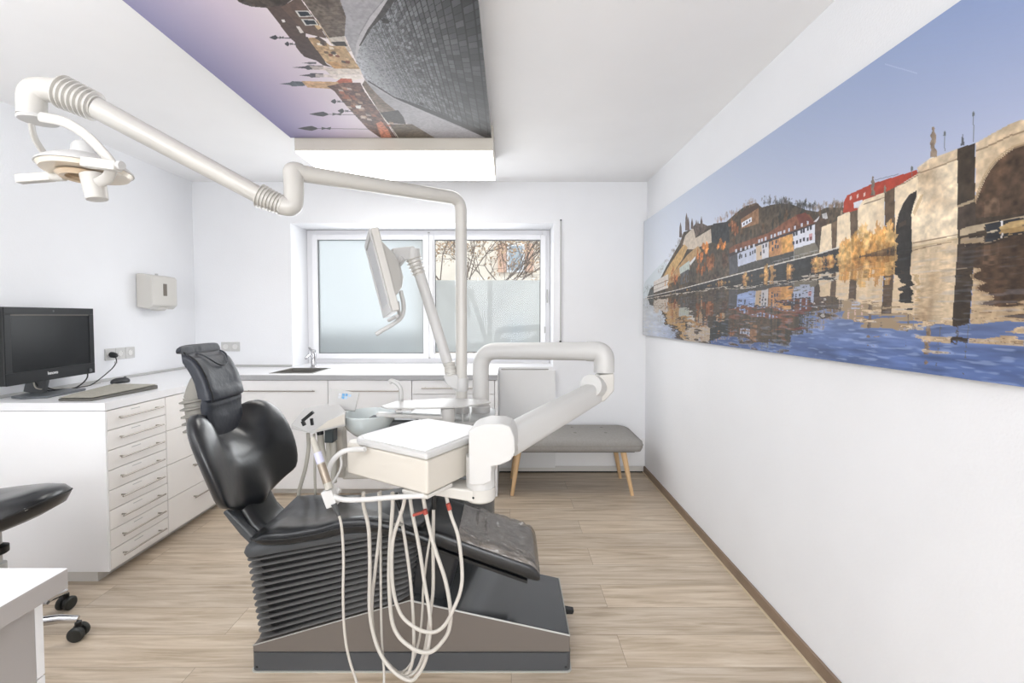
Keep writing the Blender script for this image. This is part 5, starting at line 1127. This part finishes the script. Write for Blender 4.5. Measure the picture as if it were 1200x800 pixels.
# cobbled roadway
road = g7((470, -420), (420, -200), (300, 0), (240, 85), (175, 150), (130, 225), (95, 280), (82, 340), (105, 400), (150, 455), (300, 545), (450, 608), (700, 712), (870, 790), (1200, 800), (1200, -420))
rm = C.mask(road)
vx, vy = C.pc(416, 74)
gx = np.maximum(C.X-vx+6, 2.0); gd = 3200/gx; gl = (C.Y-vy)/gx
row = gd*.95; ri = np.floor(row); fr = row-ri; jit = np.sin(ri*12.9898)*43758.5453; jit = jit-np.floor(jit)
colv = gl*13+jit*3; ci = np.floor(colv); fc_ = colv-ci
hsh = np.sin(ri*127.1+ci*311.7)*43758.5453; hsh = hsh-np.floor(hsh)
gap = ((fr < .16) | (fc_ < .10)).astype(float)
dist = np.clip((C.X-vx)/(CW2-1-vx), 0, 1); fade = np.clip((dist-.10)/.35, 0, 1)
base = 204-152*dist**.62; tone = base*(1+fade*(.62*(hsh-.5)))*(1-gap*.72*fade); tone = tone*(1+.25*(C.n1-.5)*(1-fade*.5))
C.a[rm] = np.stack([tone*.985, tone, tone*1.04], -1)[rm]
n5 = fbm((CH2, CW2), (260, 200), 2, 31); sp_ = rm & (n5 > .62) & (dist < .5); C.a[sp_] *= .80
# kerbs and gutter
def strip(a, b, c, **k): C.poly(list(a)+list(b)[::-1], c, **k)
strip(g7((245, 0), (170, 90), (112, 185), (85, 250), (78, 330), (95, 400)), g7((300, 0), (240, 80), (175, 150), (130, 222), (98, 285), (84, 345)), (186, 184, 188), var=.08)
strip(g7((420, -150), (262, 0), (215, 75), (150, 165), (100, 262)), g7((470, -150), (305, 0), (245, 88), (172, 160), (108, 262)), (66, 62, 62), var=.3)
strip(g7((150, 455), (300, 548), (450, 600), (700, 702), (865, 782)), g7((150, 462), (300, 556), (450, 622), (700, 728), (835, 790)), (52, 50, 52), var=.25)
C.line(g7((128, 450), (150, 470), (300, 562), (450, 628), (690, 735)), 2.0, (190, 188, 190), .8)
C.line(g7((240, 0), (160, 95), (100, 200)), 1.2, (120, 118, 122), .7)
for p in g7((250, 120), (455, 590)): C.blob(p, 6, 7, (50, 48, 48), .4)
# walls / parapets beside the street
C.poly(g6((360, 0), (540, -400), (575, 0), (608, 95), (600, 205), (560, 230), (500, 215), (440, 110)), (122, 110, 100), tex=n2, c2=(84, 72, 64), var=.35)
for k in range(9): C.line(g6((455+k*8, 20+k*24), (575+k*3, 10+k*25)), 1.2, (78, 68, 62), .6)
C.poly(g6((500, 215), (600, 205), (612, 240), (640, 290), (600, 300), (540, 262)), (196, 186, 176), var=.15); C.poly(g6((520, 238), (600, 235), (618, 262), (560, 268)), (66, 62, 62), var=.3)
C.poly(g6((700, 480), (715, 455), (770, 520), (830, 580), (920, 650), (950, 700), (800, 640)), (150, 134, 122), tex=n2, c2=(104, 88, 76), var=.25)
for k in range(7): C.line(g6((730+k*14, 545+k*16), (800+k*14, 540+k*16)), 1.1, (92, 78, 70), .7)
C.poly(g6((800, 640), (905, 625), (935, 665), (950, 705), (850, 700)), (68, 64, 64), var=.25)
C.poly(g6((850, 705), (985, 705), (1125, 790), (900, 790)), (122, 108, 92), tex=n2, c2=(86, 76, 66), var=.25)
C.line(g6((720, 540), (800, 640), (880, 745), (910, 790)), 2.4, (206, 196, 186)); C.line(g6((440, 110), (530, 250)), 2, (196, 176, 152))
# left bank of buildings
C.poly(g6((-60, -60), (0, 12), (70, 38), (160, 45), (240, 45), (300, 0), (340, -300), (200, -300)), (96, 84, 76), tex=n2, c2=(60, 54, 52), var=.35)
C.poly(g6((0, 10), (40, 8), (80, 26), (70, 38), (20, 22)), (84, 78, 76), var=.3)
C.poly(g6((160, 45), (240, 30), (380, 190), (380, 215), (285, 210)), (92, 76, 72), var=.12)
C.poly(g6((240, 40), (340, -20), (450, 130), (500, 220), (380, 190)), (104, 84, 76), var=.15)
C.poly(g6((430, 120), (470, 160), (450, 170), (425, 140)), (206, 176, 130))
for dy in (0, 48):
    C.poly(g6((318+dy*.7, 60+dy), (395+dy*.7, 62+dy), (420+dy*.7, 95+dy), (345+dy*.7, 97+dy)), (206, 204, 200)); C.poly(g6((332+dy*.7, 66+dy), (392+dy*.7, 67+dy), (410+dy*.7, 90+dy), (350+dy*.7, 92+dy)), (44, 52, 62))
C.poly(g6((240, 110), (258, 112), (265, 125), (248, 128)), (220, 216, 214)); C.poly(g6((325, 148), (345, 150), (368, 185), (350, 190)), (214, 206, 200))
C.poly(g6((285, 212), (300, 200), (390, 210), (440, 275), (500, 365), (540, 385), (480, 372), (440, 345), (370, 322), (325, 270), (318, 240)), (86, 72, 70), var=.12)
C.poly(g6((390, 215), (460, 212), (520, 260), (600, 262), (690, 392), (560, 392), (500, 360)), (214, 184, 138), tex=n2, c2=(168, 132, 96), var=.25)
for k in range(16):
    px, py = 420+rt.random()*190, 0; py = 225+(px-420)*.72+rt.normal()*14
    C.poly(g6((px, py), (px+22, py+2), (px+30, py+16), (px+6, py+14)), [(96, 78, 66), (120, 60, 44), (236, 224, 206), (70, 62, 60)][k % 4], alpha=.8)
C.poly(g6((450, 205), (500, 240), (470, 240), (430, 215)), (88, 74, 68)); C.poly(g6((500, 350), (560, 352), (600, 388), (540, 390)), (196, 150, 100), var=.2)
C.poly(g6((480, 388), (690, 392), (700, 425), (520, 425)), (222, 210, 200), var=.15)
C.poly(g6((470, 425), (690, 428), (705, 445), (600, 465), (520, 440)), (232, 222, 214), var=.12); C.poly(g6((545, 470), (580, 445), (640, 448), (650, 480), (600, 495)), (190, 96, 72), var=.25)
# spires pointing into the sky
for y, x0_, x1_, w_, c in ((383, 300, 480, 13, (82, 80, 88)), (358, 355, 440, 7, (110, 108, 116)), (428, 340, 480, 13, (84, 82, 90)), (476, 230, 375, 15, (96, 104, 116))):
    C.poly(g6((x0_, y), (x0_+(x1_-x0_)*.42, y-w_*.5), (x0_+(x1_-x0_)*.5, y-w_), (x1_, y-w_*.8), (x1_, y+w_*.8), (x0_+(x1_-x0_)*.5, y+w_), (x0_+(x1_-x0_)*.42, y+w_*.5)), c, var=.2)
C.poly(g6((400, 374), (480, 376), (560, 395), (560, 405), (420, 395)), (206, 190, 184), var=.2, alpha=.8); C.poly(g6((435, 420), (560, 425), (560, 440), (435, 438)), (214, 200, 196), var=.2, alpha=.8)
C.poly(g6((355, 460), (560, 465), (590, 500), (530, 505), (390, 497)), (204, 164, 124), var=.2)
C.poly(g6((500, 490), (590, 470), (690, 470), (715, 520), (800, 640), (900, 790), (800, 780), (735, 735), (660, 655), (600, 590), (545, 520)), (128, 88, 76), tex=n2, c2=(86, 66, 62), var=.4)
for k in range(46):
    px = 560+rt.random()*300; py = 490+(px-560)*.92+rt.normal()*30
    C.poly(g6((px, py), (px+26, py+4), (px+32, py+16), (px+5, py+13)), [(176, 100, 76), (216, 202, 192), (84, 70, 68), (150, 108, 92), (196, 164, 138)][rt.integers(5)], alpha=.65)
C.poly(g6((660, 600), (695, 598), (690, 618), (668, 615)), (224, 222, 220)); C.poly(g6((780, 700), (810, 690), (850, 740), (870, 785), (810, 785)), (196, 122, 96), var=.3)
for y, x0_, x1_ in ((213, 172, 290), (249, 258, 325), (648, 398, 665), (729, 332, 735), (576, 520, 600), (630, 560, 650)):
    C.line(g6((x0_+30, y), (x1_, y+4)), 3.0, (84, 84, 90)); L_ = min(110, (x1_-x0_)*.4)
    C.poly(g6((x0_, y), (x0_+L_*.35, y-8), (x0_+L_*.75, y-14), (x0_+L_, y-4), (x0_+L_*1.05, y+4), (x0_+L_*.75, y+14), (x0_+L_*.4, y+9)), (62, 64, 72), var=.2)
    C.poly(g6((x0_+L_*1.25, y-8), (x0_+L_*1.5, y-2), (x0_+L_*1.75, y-9), (x0_+L_*1.7, y+8), (x0_+L_*1.45, y+3), (x0_+L_*1.25, y+9)), (70, 72, 78), alpha=.9)
g_ = C.a.mean(-1, keepdims=True); C.a = np.clip((g_+(C.a-g_)*.85), 0, 255)
cp = thing('ceiling_picture', 'photo print of a cobbled old town street hanging under the ceiling', 'picture', ((PX0+PX1)/2, (PY0+PY1)/2, CZ))
me = grid_mesh('print', CW2, CH2, lambda x, y: np.stack([PX0+x/(CW2-1)*(PX1-PX0), PY1-y/(CH2-1)*(PY1-PY0), np.full_like(x, CZ)], 1), C.a)
me.flip_normals()
obj('print', me, pm_, cp, smooth=False)
obj('panel', MB().box((PX0, PY0, CZ+.0008), (PX1, PY1, CZ+.022)), M_grey, cp, smooth=False)
obj('mount', MB().box((PX0+.15, PY0+.15, CZ+.0222), (PX1-.15, PY1-.15, ZC-.0005)), M_white, cp, smooth=False)
# ================================================================== LIGHTS
def emis(name, rgb, s):
    m = bpy.data.materials.new(name); m.use_nodes = True; b = m.node_tree.nodes['Principled BSDF']; b.inputs['Base Color'].default_value = (.9, .9, .9, 1)
    b.inputs['Emission Color'].default_value = s2l(rgb)+(1,); b.inputs['Emission Strength'].default_value = s; return m
def ceiling_light(x0, x1, y0, y1, z0, label, s, grp=None):
    t = thing('ceiling_light', label, 'lamp', ((x0+x1)/2, (y0+y1)/2, z0), grp)
    obj('housing', MB().box((x0, y0, z0+.006), (x1, y1, ZC-.0005)), M_side, t, bevel=.004)
    obj('diffuser', MB().box((x0+.006, y0+.006, z0-.004), (x1-.006, y1-.006, z0+.0055)), emis('lamp_diffuser_%d' % int(z0*1e4+y0*10), (255, 252, 246), s), t, smooth=False)
    return t
lz = W(460, 178, PY1+.02).z; ly1 = WZ(460, 211, lz).y
ceiling_light(W(345, 178, PY1+.012).x, W(578, 178, PY1+.012).x, PY1+.012, ly1, lz, 'wide glowing ceiling light box beyond the far edge of the ceiling picture', 5*LW[1]+.0001)
for yy0 in (-.1, -1.9):  # unseen light boxes, added to brighten the room
    t = ceiling_light(-1.30, -.10, yy0, yy0+.57, 2.333, 'added ceiling light box out of view, brightening the room', 5*LW[2]+.0002)
    t['group'] = 'added rear ceiling lights'
wd_ = bpy.data.worlds.new('sky'); SC.world = wd_; wd_.use_nodes = True; nt = wd_.node_tree; bg = nt.nodes['Background']; bg.inputs['Color'].default_value = (.97, .985, 1, 1); bg.inputs['Strength'].default_value = 1.0*LW[0]
def area(name, loc, rot, sx, sy, e, col=(1, 1, 1)):
    l_ = bpy.data.lights.new(name, 'AREA'); l_.shape = 'RECTANGLE'; l_.size = sx; l_.size_y = sy; l_.energy = e; l_.color = col
    o_ = bpy.data.objects.new(name, l_); COL.objects.link(o_); o_.location = loc; o_.rotation_euler = rot; return o_
area('window_daylight', ((wx0+wx1)/2, YB+.27, 1.55), (-PI/2, 0, 0), 1.6, .9, 20*LW[3], (.95, .975, 1))
area('rear_fill', (0, -2.55, 1.5), (PI/2, 0, 0), 2.6, 1.6, 40*LW[4], (.96, .98, 1))  # added fill behind the camera for the back wall; no window there
area('ceiling_uplight_fill', (-1.7, -.3, 1.8), (PI, 0, 0), 1.2, 1.2, 40*LW[5], (.97, .985, 1))  # unseen upward fill, added to lift the ceiling brightness
area('left_overhead_fill', (-2.1, .3, 2.44), (0, 0, 0), .5, 2.2, 30*LW[6], (.97, .985, 1))  # added overhead fill without a fixture, evens the light on the left
area('right_overhead_fill', (.55, -.2, 2.44), (0, 0, 0), .5, 1.6, 30*LW[7], (.97, .985, 1))  # same on the right: added fill, no lamp there
vs = SC.view_settings; SC.display_settings.display_device = 'sRGB'; vs.view_transform = 'Standard'; vs.look = 'None'; vs.exposure = EXPO; vs.gamma = 1; vs.use_curve_mapping = False
